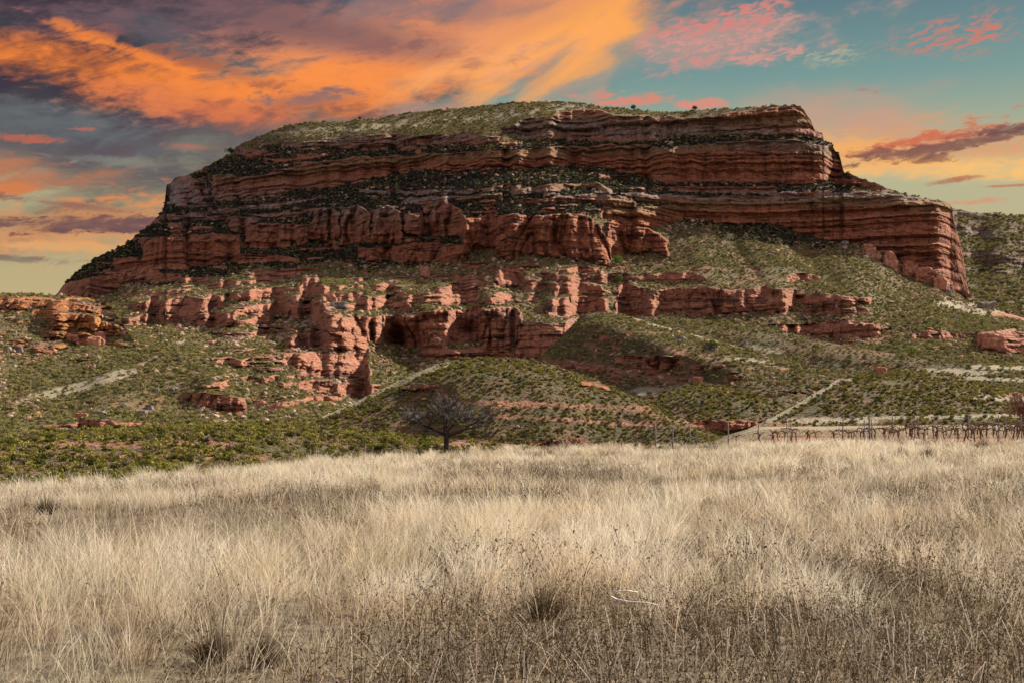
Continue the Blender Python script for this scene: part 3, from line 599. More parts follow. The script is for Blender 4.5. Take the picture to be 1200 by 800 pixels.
lowh = sheet('low_hill', M_HILL, -200, 680, .8, 150, [(-200, 520), (0, 512), (60, 506), (120, 502), (200, 498), (300, 496), (360, 497), (420, 503), (470, 510), (520, 515), (560, 518), (600, 526), (680, 534)], [(-200, 590), (680, 560)],
    [(None, [(-200, 60), (300, 66), (400, 80), (680, 92)]), (None, [(-200, 108), (0, 108), (300, 116), (560, 118), (680, 115)])],
    bands=[], seed=251, crest_round=4, skyn=.3, back=(30, 50), rough=.25,
    paint=dict(red=pa_lines(([(80, 520), (250, 520)], 60, 6, .6), ([(0, 530), (300, 535)], 50, 5, .5), ([(530, 520), (600, 527)], 20, 4, 1))))
tag(lowh['o'], 'low scrub hill behind the left of the grass', 'hill', kind='structure')

# ------------------------------------------------------------------ the flat ground
EDGE = [(-2000, 60, -1.1), (0, 62, -1.0), (150, 66, -.9), (300, 76, -.7), (420, 92, -.45), (520, 103, -.3), (620, 108, -.1), (760, 108, .1), (900, 105, .35), (1050, 104, .5), (1200, 104, .6), (3000, 104, .6)]
def ground_z(x, y):
    x = np.asarray(x, float); y = np.asarray(y, float)
    D = np.maximum(y, 1); px = 600 + F * np.clip(x / D, -1.5, 1.5)
    px = np.where(y < 1, 600, px)
    De = interp(px, EDGE, 1); ze = interp(px, EDGE, 2)
    t = np.clip((y - 12) / (De - 12), 0, 1); z = ze * t * t * (3 - 2 * t)
    right = sstep(px, 800, 900)
    z = z + right * np.clip(y - De, 0, 90) * .016 - (1 - right) * sstep(y, De + 2, De + 30) * 1.2
    z = z + fbm(x / 9, y / 9, o=3, seed=301) * .10 * sstep(y, 2, 10)
    return z
rad = np.concatenate([np.linspace(0.5, 10, 16), np.geomspace(10.5, 230, 260), np.geomspace(240, 9000, 24)])
angs = np.radians(np.concatenate([np.linspace(-180, -34, 30)[:-1], np.linspace(-34, 34, 460), np.linspace(34, 180, 30)[1:]]))
A_, Rr = np.meshgrid(angs, rad); gx = Rr * np.sin(A_); gy = Rr * np.cos(A_)
gz = ground_z(gx, gy); gz = np.where(Rr > 230, np.where(gy > 0, -1.5, gz * .3), gz)
def ground_mat():
    m, t, out = newmat('field_soil')
    geo = t.new('ShaderNodeNewGeometry'); pos = geo.outputs['Position']; p = t.sep(pos)
    n1 = t.noise(pos, .3, 4); n2 = t.noise(pos, 4, 5, .7); n3 = t.noise(t.vscale(pos, (.06, .25, .1)), 1, 3)
    c = t.mix(t.ss(n2, .35, .65), (.055, .040, .026), (.15, .115, .072))
    red = t.attr('red'); pale = t.attr('pale')
    c = t.mix(red, c, t.mix(n2, (.12, .05, .028), (.25, .115, .065)))
    c = t.mix(t.math('MULTIPLY', pale, t.ss(n3, .38, .5)), c, t.mix(n2, (.22, .17, .11), (.36, .30, .20)))
    principled(t, out, c, .95, bump(t, n2, .6, .1), .1); return m
gpx = 600 + F * gx / np.maximum(gy, 1)
inF = (gy > 5)
gred = inF * sstep(gpx, 850, 930) * sstep(gy, interp(gpx, EDGE, 1) - 1, interp(gpx, EDGE, 1) + 2) * (1 - sstep(gy, 150, 158))
gpal = inF * sstep(gpx, 830, 900) * (sstep(gy, 132, 140))
g_o = grid_mesh('ground', np.stack([gx, gy, gz], -1), ground_mat(), {'red': gred, 'pale': gpal * .6})
tag(g_o, 'dry soil under the grass and vines', 'ground', kind='structure')
# ------------------------------------------------------------------ plants: materials
def leaf_mat(name, stops, transl=.14, var=.5, rand='obj'):
    m, t, out = newmat(name)
    if rand == 'obj':
        oi = t.new('ShaderNodeObjectInfo'); r = oi.outputs['Random']
        geo = t.new('ShaderNodeNewGeometry'); r = t.math('ADD', r, t.math('MULTIPLY', t.math('SUBTRACT', geo.outputs['Random Per Island'], .5), .35), clamp=True)
    else: r = t.attr(rand)
    c = t.ramp(r, stops)
    if rand != 'obj':
        pz = t.new('ShaderNodeNewGeometry').outputs['Position']; hn = t.noise(pz, .55, 4, .65)
        c = t.mix(t.ss(hn, .42, .62, 0, .75), c, t.mix(1.0, c, (.94, .82, .68), 'MULTIPLY'))
        hn2 = t.noise(t.vadd(pz, (40, 9, 0)), .4, 4, .65); c = t.mix(t.ss(hn2, .50, .66, 0, .6), c, t.mix(1.0, c, (.74, .80, .66), 'MULTIPLY'))
    d = t.new('ShaderNodeBsdfDiffuse'); t.put(d.inputs[0], c)
    tr = t.new('ShaderNodeBsdfTranslucent'); t.put(tr.inputs[0], c)
    mx = t.new('ShaderNodeMixShader'); mx.inputs[0].default_value = transl
    t.l.new(d.outputs[0], mx.inputs[1]); t.l.new(tr.outputs[0], mx.inputs[2]); t.l.new(mx.outputs[0], out.inputs[0])
    return m
M_SCRUB = leaf_mat('scrub_leaves', [(0, (.055, .054, .022)), (.3, (.14, .135, .048)), (.6, (.24, .22, .078)), (.78, (.33, .29, .10)), (.9, (.27, .21, .13)), (1, (.13, .09, .07))])
M_SCRUBY = leaf_mat('yellow_green_scrub_leaves', [(0, (.040, .042, .014)), (.28, (.12, .118, .028)), (.6, (.24, .22, .045)), (.78, (.33, .28, .075)), (.88, (.20, .15, .09)), (1, (.11, .08, .065))])
M_SHADESCRUB = leaf_mat('shade_darkened_brush', [(0, (.016, .018, .014)), (.5, (.032, .034, .022)), (.85, (.055, .052, .034)), (1, (.10, .075, .06))])  # near-black leaf colours imitate the shade on the upper slopes
M_STONE = leaf_mat('loose_stone', [(0, (.10, .07, .06)), (.4, (.30, .17, .12)), (.7, (.36, .24, .18)), (1, (.26, .20, .16))], 0)
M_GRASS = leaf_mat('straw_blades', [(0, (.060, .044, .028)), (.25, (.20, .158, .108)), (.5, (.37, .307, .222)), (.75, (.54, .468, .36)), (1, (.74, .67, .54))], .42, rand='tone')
M_WEED = leaf_mat('dead_weed', [(0, (.028, .020, .012)), (.35, (.085, .060, .035)), (.6, (.20, .155, .10)), (.85, (.48, .41, .33)), (1, (.66, .58, .50))], .25, rand='tone')

def orphan(name, V, Fc, mat):
    me = bpy.data.meshes.new(name); me.from_pydata([tuple(v) for v in V], [], [tuple(f) for f in Fc]); me.materials.append(mat)
    return bpy.data.objects.new(name, me)
def shrub_variant(mat, seed, n=110):
    r = np.random.default_rng(seed); V = []; Fc = []
    def tri(c, s):
        a = r.normal(size=3); a /= np.linalg.norm(a); b = np.cross(a, r.normal(size=3)); b /= np.linalg.norm(b)
        k = len(V); V.extend([c + a * s, c - a * s * .6 + b * s * .7, c - a * s * .6 - b * s * .7]); Fc.append((k, k + 1, k + 2))
    lob = [np.array([r.uniform(-.28, .28), r.uniform(-.28, .28), r.uniform(.12, .34)]) for _ in range(6)]
    for i in range(n):
        l = lob[i % 6]; d = r.normal(size=3); d /= np.linalg.norm(d)
        c = l + d * r.uniform(.10, .26) * np.array([1, 1, .85]); c[2] = max(c[2], .0)
        tri(c, r.uniform(.06, .13))
    return orphan('scrub_bush', V, Fc, mat)
def stone_variant(mat, seed):
    bm = bmesh.new(); bmesh.ops.create_icosphere(bm, subdivisions=2, radius=.5)
    r = np.random.default_rng(seed); k = r.uniform(.6, 1.2, 3)
    for v in bm.verts:
        c = v.co.copy(); n = vn(np.array([c.x * 3]), np.array([c.y * 3]), np.array([c.z * 3]), seed)[0]
        v.co = Vector((c.x * k[0], c.y * k[1], c.z * k[2] * .7)) * (1 + .35 * n)
    V = [v.co[:] for v in bm.verts]; Fc = [[q.index for q in f.verts] for f in bm.faces]; bm.free()
    return orphan('stone', V, Fc, mat)
def collection(name, objs):
    c = bpy.data.collections.new(name)
    for o in objs: c.objects.link(o)
    return c
C_SCRUB = collection('scrub_kinds', [shrub_variant(M_SCRUB, i) for i in range(6)])
C_SCRUBY = collection('yellow_scrub_kinds', [shrub_variant(M_SCRUBY, 20 + i, 150) for i in range(6)])
C_SHADEBRUSH = collection('shade_brush_kinds', [shrub_variant(M_SHADESCRUB, 60 + i, 150) for i in range(4)])
C_STONE = collection('stone_kinds', [stone_variant(M_STONE, 40 + i) for i in range(5)])
def scatter_tree(coll):
    ng = bpy.data.node_groups.new('scatter', 'GeometryNodeTree')
    ng.interface.new_socket('Geometry', in_out='INPUT', socket_type='NodeSocketGeometry')
    ng.interface.new_socket('Geometry', in_out='OUTPUT', socket_type='NodeSocketGeometry')
    n, l = ng.nodes, ng.links
    gi = n.new('NodeGroupInput'); go = n.new('NodeGroupOutput'); ip = n.new('GeometryNodeInstanceOnPoints')
    ci = n.new('GeometryNodeCollectionInfo'); ci.inputs['Collection'].default_value = coll
    ci.inputs['Separate Children'].default_value = True; ci.inputs['Reset Children'].default_value = True
    def na(name, typ):
        a = n.new('GeometryNodeInputNamedAttribute'); a.data_type = typ; a.inputs['Name'].default_value = name; return a.outputs['Attribute']
    l.new(gi.outputs[0], ip.inputs['Points']); l.new(ci.outputs[0], ip.inputs['Instance']); ip.inputs['Pick Instance'].default_value = True
    l.new(na('var', 'INT'), ip.inputs['Instance Index'])
    e = n.new('FunctionNodeEulerToRotation'); l.new(na('rot', 'FLOAT_VECTOR'), e.inputs[0]); l.new(e.outputs[0], ip.inputs['Rotation'])
    l.new(na('scl', 'FLOAT_VECTOR'), ip.inputs['Scale']); l.new(ip.outputs[0], go.inputs[0])
    return ng
def scatter(name, label, cat, coll, pts, size, flat=1.05, lean=.15):
    n = len(pts); me = bpy.data.meshes.new(name); me.vertices.add(n); me.vertices.foreach_set('co', np.asarray(pts, np.float32).reshape(-1))
    a = me.attributes.new('var', 'INT', 'POINT'); a.data.foreach_set('value', rng.integers(0, len(coll.objects), n).astype(np.int32))
    a = me.attributes.new('rot', 'FLOAT_VECTOR', 'POINT'); rot = np.stack([rng.normal(0, lean, n), rng.normal(0, lean, n), rng.uniform(0, 6.28, n)], -1); a.data.foreach_set('vector', rot.astype(np.float32).reshape(-1))
    a = me.attributes.new('scl', 'FLOAT_VECTOR', 'POINT'); s = size[:, None] * np.stack([rng.uniform(.8, 1.25, n), rng.uniform(.8, 1.25, n), flat * rng.uniform(.7, 1.25, n)], -1); a.data.foreach_set('vector', s.astype(np.float32).reshape(-1))
    o = bpy.data.objects.new(name, me); COL.objects.link(o)
    md = o.modifiers.new('scatter', 'NODES'); md.node_group = scatter_tree(coll)
    tag(o, label, cat, kind='stuff'); return o
def sample_sheet(S, dens, wfun, seed=1, cell=None):
    """points on a sheet, dens per m2 of plan area"""
    V = S['V']; r = np.random.default_rng(seed)
    a = V[1:, :-1] - V[:-1, :-1]; b = V[:-1, 1:] - V[:-1, :-1]; nrm = np.cross(b, a); ar = np.linalg.norm(nrm, axis=-1)
    nz = np.abs(nrm[..., 2]) / (ar + 1e-9)
    w = ar * nz * wfun(S['px'][:-1, :-1], S['py'][:-1, :-1], V[:-1, :-1]) * (1 - np.clip(S['R'][:-1, :-1] * 1.5, 0, 1)) * sstep(nz, .35, .6)
    px = S['px'][:-1, :-1]; w = w * ((px > -60) & (px < 1260))
    w = w * dens; n = r.poisson(np.minimum(w, 8)); jj, ii = np.nonzero(n); k = n[jj, ii]; jj = np.repeat(jj, k); ii = np.repeat(ii, k)
    u = r.uniform(size=(len(jj), 1)); v = r.uniform(size=(len(jj), 1))
    p = V[jj, ii] + u * a[jj, ii] + v * b[jj, ii]
    if cell:
        key = np.floor(p[:, 0] / cell).astype(np.int64) * 100003 + np.floor(p[:, 1] / cell + .5 * (np.floor(p[:, 0] / cell) % 2)).astype(np.int64)
        _, first = np.unique(key, return_index=True); first = np.sort(first); p = p[first]; jj = jj[first]; ii = ii[first]
    return p, S['px'][jj, ii], S['py'][jj, ii]
def scrub_on(S, dens, name, label, coll, smin, smax, seed, gap=.5, stones=.0, pat=18.0, where=None, namp=.55):
    pale = S['paint']['pale'][:S['V'].shape[0]][:-1, :-1]; red = S['paint']['red'][:S['V'].shape[0]][:-1, :-1]
    def wf(px, py, V):
        n = fbm(V[..., 0] / pat, V[..., 1] / pat, o=3, seed=seed) * namp
        n2 = fbm(V[..., 0] / 3.5, V[..., 1] / 3.5, o=2, seed=seed + 1)
        return np.clip(1 - gap + n * 1.6, .06, 1.4) * np.clip(.9 + n2 * .9, 0.1, 2) * (1 - .93 * pale) * (1 - .75 * red) * (1 if where is None else where(px, py))
    p, px, py = sample_sheet(S, dens * 1.6, wf, seed, cell=smin + (smax - smin) * .42)
    sz = np.random.default_rng(seed).uniform(0, 1, len(p)) ** 1.6 * (smax - smin) + smin
    scatter(name, label, 'scrub', coll, p - [0, 0, .03], sz)
    print(name, len(p))
scrub_on(mesa, 1.15, 'scrub', 'low green bushes dotting the slopes and top of the mesa', C_SCRUB, .65, 1.6, 501, .32, pat=30, where=lambda px, py: 1 - .8 * shade_zone(px, py))
scrub_on(mesa, 3.2, 'shade_dark_brush', 'brush coloured near-black as painted shade on the benches between the upper cliffs', C_SHADEBRUSH, .7, 1.9, 511, 0, pat=30, namp=.35, where=shade_zone)
scrub_on(far, .5, 'scrub', 'olive bushes dotting the far hillside', C_SCRUB, 1.2, 3.6, 502, .4)
scrub_on(lefth, 1.1, 'scrub', 'bushes dotting the rocky hill at the left edge', C_SCRUB, .6, 1.5, 503, .35)
scrub_on(spur_up, 1.6, 'scrub', 'bushes dotting the long upper spur', C_SCRUB, .6, 1.3, 504, .3)
scrub_on(spur, 1.7, 'scrub', 'bushes dotting the spur behind the mound', C_SCRUB, .6, 1.3, 505, .3)
scrub_on(small, 3.2, 'scrub', 'bushes covering the small round hill', C_SCRUBY, .45, .95, 506, .2, namp=.3)
scrub_on(righth, 2.2, 'scrub', 'bushes covering the right hill', C_SCRUBY, .45, .95, 507, .3, pat=14, namp=.4)
scrub_on(mound, 4.2, 'scrub', 'bushes covering the big round mound', C_SCRUBY, .38, .85, 508, .25, pat=12, namp=.3)
scrub_on(lowh, 3.0, 'scrub', 'yellow green bushes covering the low hill', C_SCRUBY, .35, .8, 509, .2, pat=9, namp=.35)
def stones_on(S, dens, label, smin, smax, seed):
    p, px, py = sample_sheet(S, dens, lambda px, py, V: np.clip(fbm(V[..., 0] / 22, V[..., 1] / 22, o=3, seed=seed) * 3, 0, 2) * .6 + .05 + 4.0 * S['foot'][:-1, :-1] * (1 - .85 * (shade_zone(px, py) if S is mesa else 0)), seed)
    sz = np.random.default_rng(seed).uniform(0, 1, len(p)) ** 3 * (smax - smin) + smin
    scatter('loose_stones', label, 'stones', C_STONE, p, sz, 1.0, .5)
stones_on(mesa, .06, 'loose stones strewn over the mesa slopes', .5, 2.2, 601)
stones_on(lefth, .08, 'loose stones on the rocky left hill', .5, 2.2, 602)
stones_on(spur, .06, 'loose stones on the spur behind the mound', .4, 1.6, 603)
stones_on(mound, .10, 'loose stones on the big round mound', .3, .9, 604)

# ------------------------------------------------------------------ grass
def ribbons(name, base, h, lean, w, tone, rows, mat, label, cat, curl=None, tipw=.15):
    """flat tapering blades; lean n,2 horizontal tip offset"""
    n = len(base); t = np.linspace(0, 1, rows)[None, :, None]
    az = rng.uniform(0, np.pi, n); side = np.stack([np.cos(az), np.sin(az) * .35, 0 * az], -1)[:, None]
    bend = t ** 1.8
    off = np.concatenate([lean[:, None, :] * bend, (h[:, None, None] * (t - .18 * t ** 3 * np.minimum(np.linalg.norm(lean, axis=1)[:, None, None] / h[:, None, None], 1.5)))], -1)
    c = base[:, None] + off
    ww = w[:, None, None] * (1 - (1 - tipw) * t ** 1.3)
    V = np.stack([c - side * ww * .5, c + side * ww * .5], 2).reshape(-1, 3)
    k = rows * 2; q = np.array([[2 * i, 2 * i + 1, 2 * i + 3, 2 * i + 2] for i in range(rows - 1)])
    Fc = (np.arange(n) * k)[:, None, None] + q[None]
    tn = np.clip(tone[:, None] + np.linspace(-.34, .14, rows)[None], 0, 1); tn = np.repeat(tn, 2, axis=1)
    o = raw_mesh(name, V, Fc.reshape(-1, 4), mat, {'tone': tn}, smooth=False)
    tag(o, label, cat, kind='stuff'); return o
def field_points(D0, D1, rho, seed):
    r = np.random.default_rng(seed); half = .405
    n = int(rho * half * (D1 ** 2 - D0 ** 2)); D = np.sqrt(r.uniform(D0 ** 2, D1 ** 2, n)); u = r.uniform(-half, half, n)
    ne = int(rho * 14 * (D1 - D0)); De_ = r.uniform(D0, D1, ne); sg = r.choice([-1, 1], ne); ue = sg * (half + r.uniform(0, 7, ne) / De_); D = np.concatenate([D, De_]); u = np.concatenate([u, ue])
    De = interp(600 + F * u, EDGE, 1) + 9 * fbm(u * 40, u * 0, o=3, seed=55); k = D < De + 2
    return np.stack([D * u, D], -1)[k], r
def patch(xy): return fbm(xy[:, 0] / 5.5, xy[:, 1] / 8.0, o=3, seed=701)
def fine(xy): return fbm(xy[:, 0] / .9, xy[:, 1] / 1.3, o=2, seed=702)
def weedy(xy):
    px = 600 + F * xy[:, 0] / xy[:, 1]; py = 500 + F * 1.7 / xy[:, 1]
    thr = np.interp(px, [0, 250, 450, 700, 900, 1200], [860, 830, 760, 715, 685, 662])
    return sstep(py + fbm(xy[:, 0] / 1.3, xy[:, 1] / 2.2, o=3, seed=703) * 110 - thr, -25, 45)
for (D0, D1, rho, cpm, rows, wid, seed) in [(7.5, 14, 520, 9, 4, .0040, 1), (14, 26, 260, 6, 4, .0052, 2), (26, 48, 115, 3.4, 3, .0092, 3), (48, 78, 62, 1.6, 3, .015, 4), (78, 112, 42, .8, 3, .021, 5)]:
    C, r = field_points(D0, D1, cpm, 800 + seed)
    pc = patch(C); per = rho / cpm
    hC = (.38 + .24 * pc + r.normal(0, .10, len(C))) * (1 - .55 * weedy(C)); toneC = np.clip(.66 + .52 * pc + r.normal(0, .21, len(C)), .02, .98) - .24 * weedy(C)
    hC *= r.uniform(.75, 1.2, len(C)); gap_ = sstep(fine(C) + .5 * pc, -.28, -.02)
    m = r.poisson(per * 1.15 * np.clip(1 + 1.1 * pc, .3, 2) * (.25 + .75 * gap_)); idx = np.repeat(np.arange(len(C)), m); n = len(idx)
    rad_ = np.abs(r.normal(0, .13, n)) * (1 + .4 * seed / 3); a = r.uniform(0, 6.283, n); dr = np.stack([np.cos(a), np.sin(a)], -1)
    xy = C[idx] + dr * rad_[:, None]
    h = np.clip(hC[idx] * r.uniform(.45, 1.25, n), .1, 1.0)
    tall = r.uniform(size=n) < .04; h = np.where(tall, h * 1.45, h)
    lean = dr * (rad_ * .9 + .02)[:, None] + r.normal(0, .32, (n, 2)) * h[:, None] + np.array([-.16, -.02]) * h[:, None] * (.5 + fbm(xy[:, 0] / 12, xy[:, 1] / 12, seed=704)[:, None] * 2)
    flat_ = r.uniform(size=n) < .07; lean = np.where(flat_[:, None], lean * 3.2, lean); h = np.where(flat_, h * .6, h)
    tone = np.clip(toneC[idx] + .22 * fine(xy) + r.normal(0, .22, n) + tall * .25, 0, 1)
    base = np.stack([xy[:, 0], xy[:, 1], ground_z(xy[:, 0], xy[:, 1]) - .01], -1)
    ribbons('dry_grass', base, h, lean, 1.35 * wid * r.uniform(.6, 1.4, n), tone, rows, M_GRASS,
            ['', 'dry straw grass closest to the viewer', 'dry straw grass of the near field', 'dry straw grass of the middle field', 'dry straw grass of the far field', 'dry straw grass along the far edge of the field'][seed], 'grass')
# thin grass between the vine rows
n = 60000; r = np.random.default_rng(77); D = r.uniform(104, 165, n); u = (r.uniform(790, 1320, n) - 600) / F
xy = np.stack([D * u, D], -1); k = fbm(xy[:, 0] / 5, xy[:, 1] / 3, o=3, seed=78) > -.12; xy = xy[k]; n = len(xy); h = r.uniform(.08, .30, n)
ribbons('vineyard_grass', np.stack([xy[:, 0], xy[:, 1], ground_z(xy[:, 0], xy[:, 1])], -1), h, r.normal(0, .12, (n, 2)), np.full(n, .05), np.clip(r.normal(.5, .2, n), 0, 1), 3, M_GRASS, 'low straw grass between the vine rows', 'grass')
# dead weeds in the near right: thin upright stems with crumbs of dead leaf
def weeds(D0, D1, rho, seed, mask, labels, sw, crumbs):
    C, r = field_points(D0, D1, rho, seed)
    C = C[r.uniform(size=len(C)) < mask(C)]
    hS = r.uniform(.22, .52, len(C)) * (1 + .35 * fine(C)); n = len(C)
    leanS = r.normal(0, .13, (n, 2)); toneS = np.where(r.uniform(size=n) < .5, r.uniform(.7, 1, n), r.uniform(.05, .5, n))
    bS = np.stack([C[:, 0], C[:, 1], ground_z(C[:, 0], C[:, 1])], -1)
    ribbons('dead_weeds', bS, hS, leanS, r.uniform(.004, .008, n) * sw * np.where(toneS > .6, 1.5, 1), toneS, 4, M_WEED, labels[0], 'weeds', tipw=.5)
    idx = np.repeat(np.arange(n), crumbs); t_ = r.uniform(.15, 1.05, len(idx)); cc = bS[idx].copy()
    cc[:, :2] += leanS[idx] * (t_ ** 1.8)[:, None] + r.normal(0, .035, (len(idx), 2)); cc[:, 2] += hS[idx] * t_
    A1 = r.normal(size=(len(idx), 3)); A1 /= np.linalg.norm(A1, axis=1)[:, None]; B1 = np.cross(A1, r.normal(size=(len(idx), 3))); B1 /= np.linalg.norm(B1, axis=1)[:, None]
    s_ = r.uniform(.004, .013, (len(idx), 1)) * sw; V = np.stack([cc + A1 * s_, cc - A1 * s_ + B1 * s_ * .5, cc - A1 * s_ - B1 * s_ * .5], 1).reshape(-1, 3)
    tn = np.repeat(np.clip(r.normal(.27, .2, len(idx)), 0, .8), 3)
    o = raw_mesh('dead_weed_leaves', V, np.arange(len(V)).reshape(-1, 3), M_WEED, {'tone': tn}, smooth=False); tag(o, labels[1], 'weeds', kind='stuff')
weeds(7.5, 22, 64, 900, lambda C: weedy(C) + .02, ('upright dead weed stems in the near right of the field', 'crumbled dead leaves and seed heads on the near weeds'), 1.0, 34)
weeds(14, 60, 16, 901, lambda C: sstep(fbm(C[:, 0] / 3.2, C[:, 1] / 4.5, o=3, seed=905), .12, .34) * .9, ('brown weed patches scattered through the middle of the field', 'crumbled leaves of the brown weed patches in the middle of the field'), 2.0, 12)
# a ragged margin of bushes where the field ends
r = np.random.default_rng(66); n = 170; pxm = r.uniform(-60, 860, n); Dm = interp(pxm, EDGE, 1) + r.normal(2, 3.2, n); xm = (pxm - 600) / F * Dm
scatter('scrub', 'ragged bushes along the far edge of the grass', 'scrub', C_SCRUBY, np.stack([xm, Dm, ground_z(xm, Dm)], -1), r.uniform(.3, .95, n))

# ------------------------------------------------------------------ tubes and trees
def bark_mat(name, c1, c2, sc=9):
    m, t, out = newmat(name); geo = t.new('ShaderNodeNewGeometry'); tc = t.new('ShaderNodeTexCoord')
    n = t.noise(t.vscale(tc.outputs['Object'], (1, 1, .25)), sc, 5, .65)
    principled(t, out, t.mix(t.ss(n, .35, .65), c1, c2), .9, bump(t, n, .7, .04), .15); return m
M_BARK = bark_mat('dark_bark', (.018, .013, .010), (.05, .037, .03))
M_TWIG = bark_mat('grey_twigs', (.035, .028, .025), (.13, .108, .098), 3)
M_VINE = bark_mat('vine_wood', (.05, .028, .018), (.15, .085, .055), 20)
M_CANE = bark_mat('red_brown_twigs', (.10, .045, .03), (.22, .11, .07), 20)
M_POST = bark_mat('weathered_post_wood', (.10, .085, .075), (.27, .24, .22), 12)
class MB:
    def __init__(s): s.V = []; s.F = []
    def tube(s, pts, rad, sides=5):
        pts = [Vector(p) for p in pts]; k0 = len(s.V); up = Vector((.13, .31, .94))
        for i, p in enumerate(pts):
            d = (pts[min(i + 1, len(pts) - 1)] - pts[max(i - 1, 0)]).normalized()
            a = d.cross(up); a = a.normalized() if a.length > 1e-4 else Vector((1, 0, 0)); b = d.cross(a)
            for q in range(sides):
                an = 6.28318 * q / sides; s.V.append(p + (a * math.cos(an) + b * math.sin(an)) * rad[i])
        for i in range(len(pts) - 1):
            for q in range(sides):
                q2 = (q + 1) % sides; u = k0 + i * sides
                s.F.append((u + q, u + q2, u + sides + q2, u + sides + q))
        if sides > 3:
            s.F.append(tuple(k0 + q for q in range(sides))[::-1]); s.F.append(tuple(k0 + (len(pts) - 1) * sides + q for q in range(sides)))
    def build(s, name, mat, parent=None):
        me = bpy.data.meshes.new(name); me.from_pydata([tuple(v) for v in s.V], [], s.F); me.materials.append(mat)
        me.polygons.foreach_set('use_smooth', np.ones(len(me.polygons), bool)); me.update()
        o = bpy.data.objects.new(name, me); COL.objects.link(o)
        if parent: o.parent = parent
        return o
def empty(name, loc, label, cat, group=None, rz=0):
    o = bpy.data.objects.new(name, None); COL.objects.link(o); o.location = loc; o.rotation_euler.z = rz; o.empty_display_size = .3
    return tag(o, label, cat, group)
def at_ground(px, D):
    u = (px - 600) / F; x = u * D / math.cos(PITCH); return (float(x), float(D), float(ground_z(np.array([x]), np.array([D]))[0]))
def grow(mb_by_level, p, d, L, r, lvl, maxl, rnd, spread, flatten, up):
    n = 4; pts = [p.copy()]; q = p.copy(); dd = d.copy()
    for i in range(n):
        dd = (dd + Vector((rnd.gauss(0, .14), rnd.gauss(0, .14), rnd.gauss(0, .10) + up)) ).normalized(); q = q + dd * L / n; pts.append(q.copy())
    r1 = r * (.62 if lvl < maxl else .35); rad = [r + (r1 - r) * i / n for i in range(n + 1)]
    mb_by_level[min(lvl, len(mb_by_level) - 1)].tube(pts, rad, 7 if lvl < 2 else (5 if lvl < 4 else 3))
    if lvl >= maxl: return
    kids = rnd.choice([3, 4, 4]) if lvl < maxl - 1 else rnd.choice([5, 6, 7])
    for k in range(kids):
        f = 1.0 if k == 0 else rnd.uniform(.3, 1.0); j = min(int(f * n), n - 1); g = f * n - j; bp = pts[j].lerp(pts[j + 1], g)
        a = rnd.uniform(0, 6.283); sp = spread * rnd.uniform(.6, 1.3) * (.6 if k == 0 else 1)
        e = Vector((math.cos(a), math.sin(a), rnd.uniform(-.3, .6))) * sp; nd = (dd + e); nd.z *= flatten; nd.normalize()
        grow(mb_by_level, bp, nd, L * rnd.uniform(.62, .86), max(r1 * rnd.uniform(.6, .85), .020), lvl + 1, maxl, rnd, spread, flatten, up)

def bare_tree():
    rt = empty('bare_tree', at_ground(524, 101), 'lone leafless tree with a wide twiggy crown in front of the mound', 'tree')
    rt.scale = (1.02, 1.0, 1.03); rnd = random.Random(81)
    tr = MB(); tr.tube([(.03, 0, -.1), (.0, 0, .3), (-.02, 0, .8), (-.03, .0, 1.15), (-.06, 0, 1.5)], [.32, .22, .19, .19, .17], 9)
    tk = tr.build('trunk', M_BARK, rt)
    lim = [((-.06, 0, 1.35), (-.8, .15, .62), 1.0, .095), ((-.04, 0, 1.30), (.85, -.1, .50), 1.12, .115), ((-.06, 0, 1.45), (-.12, .4, 1), .85, .085), ((0, 0, 1.4), (.35, .45, .9), .85, .075), ((-.05, 0, 1.4), (-.25, -.6, .7), .85, .07), ((-.05, 0, 1.3), (-.95, -.1, .30), .9, .06)]
    tw = MB()
    for p, d, L, r in lim:
        l = MB(); grow([l, l, l, tw], Vector(p), Vector(d).normalized(), L * 1.38, r * 1.25, 1, 5, rnd, .80, .74, .045)
        l.build('limb', M_BARK, rt)
    tw.build('twigs', M_TWIG, rt)
    xs = [v.x for v in tw.V]; zs = [v.z for v in tw.V]; print('tree twigs', len(tw.F), min(xs), max(xs), max(zs))
bare_tree()
rt = empty('bare_bush', at_ground(1199, 150), 'leafless reddish bush cut by the right edge beyond the vines', 'bush')
rnd = random.Random(4); a, b = MB(), MB()
for k in range(6): grow([a, a, b], Vector((rnd.uniform(-.2, .2), 0, 0)), Vector((rnd.gauss(0, .4), rnd.gauss(0, .4), 1)).normalized(), 1.5, .05, 0, 4, rnd, .6, 1, .03)
a.build('stems', M_VINE, rt); b.build('twigs', M_CANE, rt)

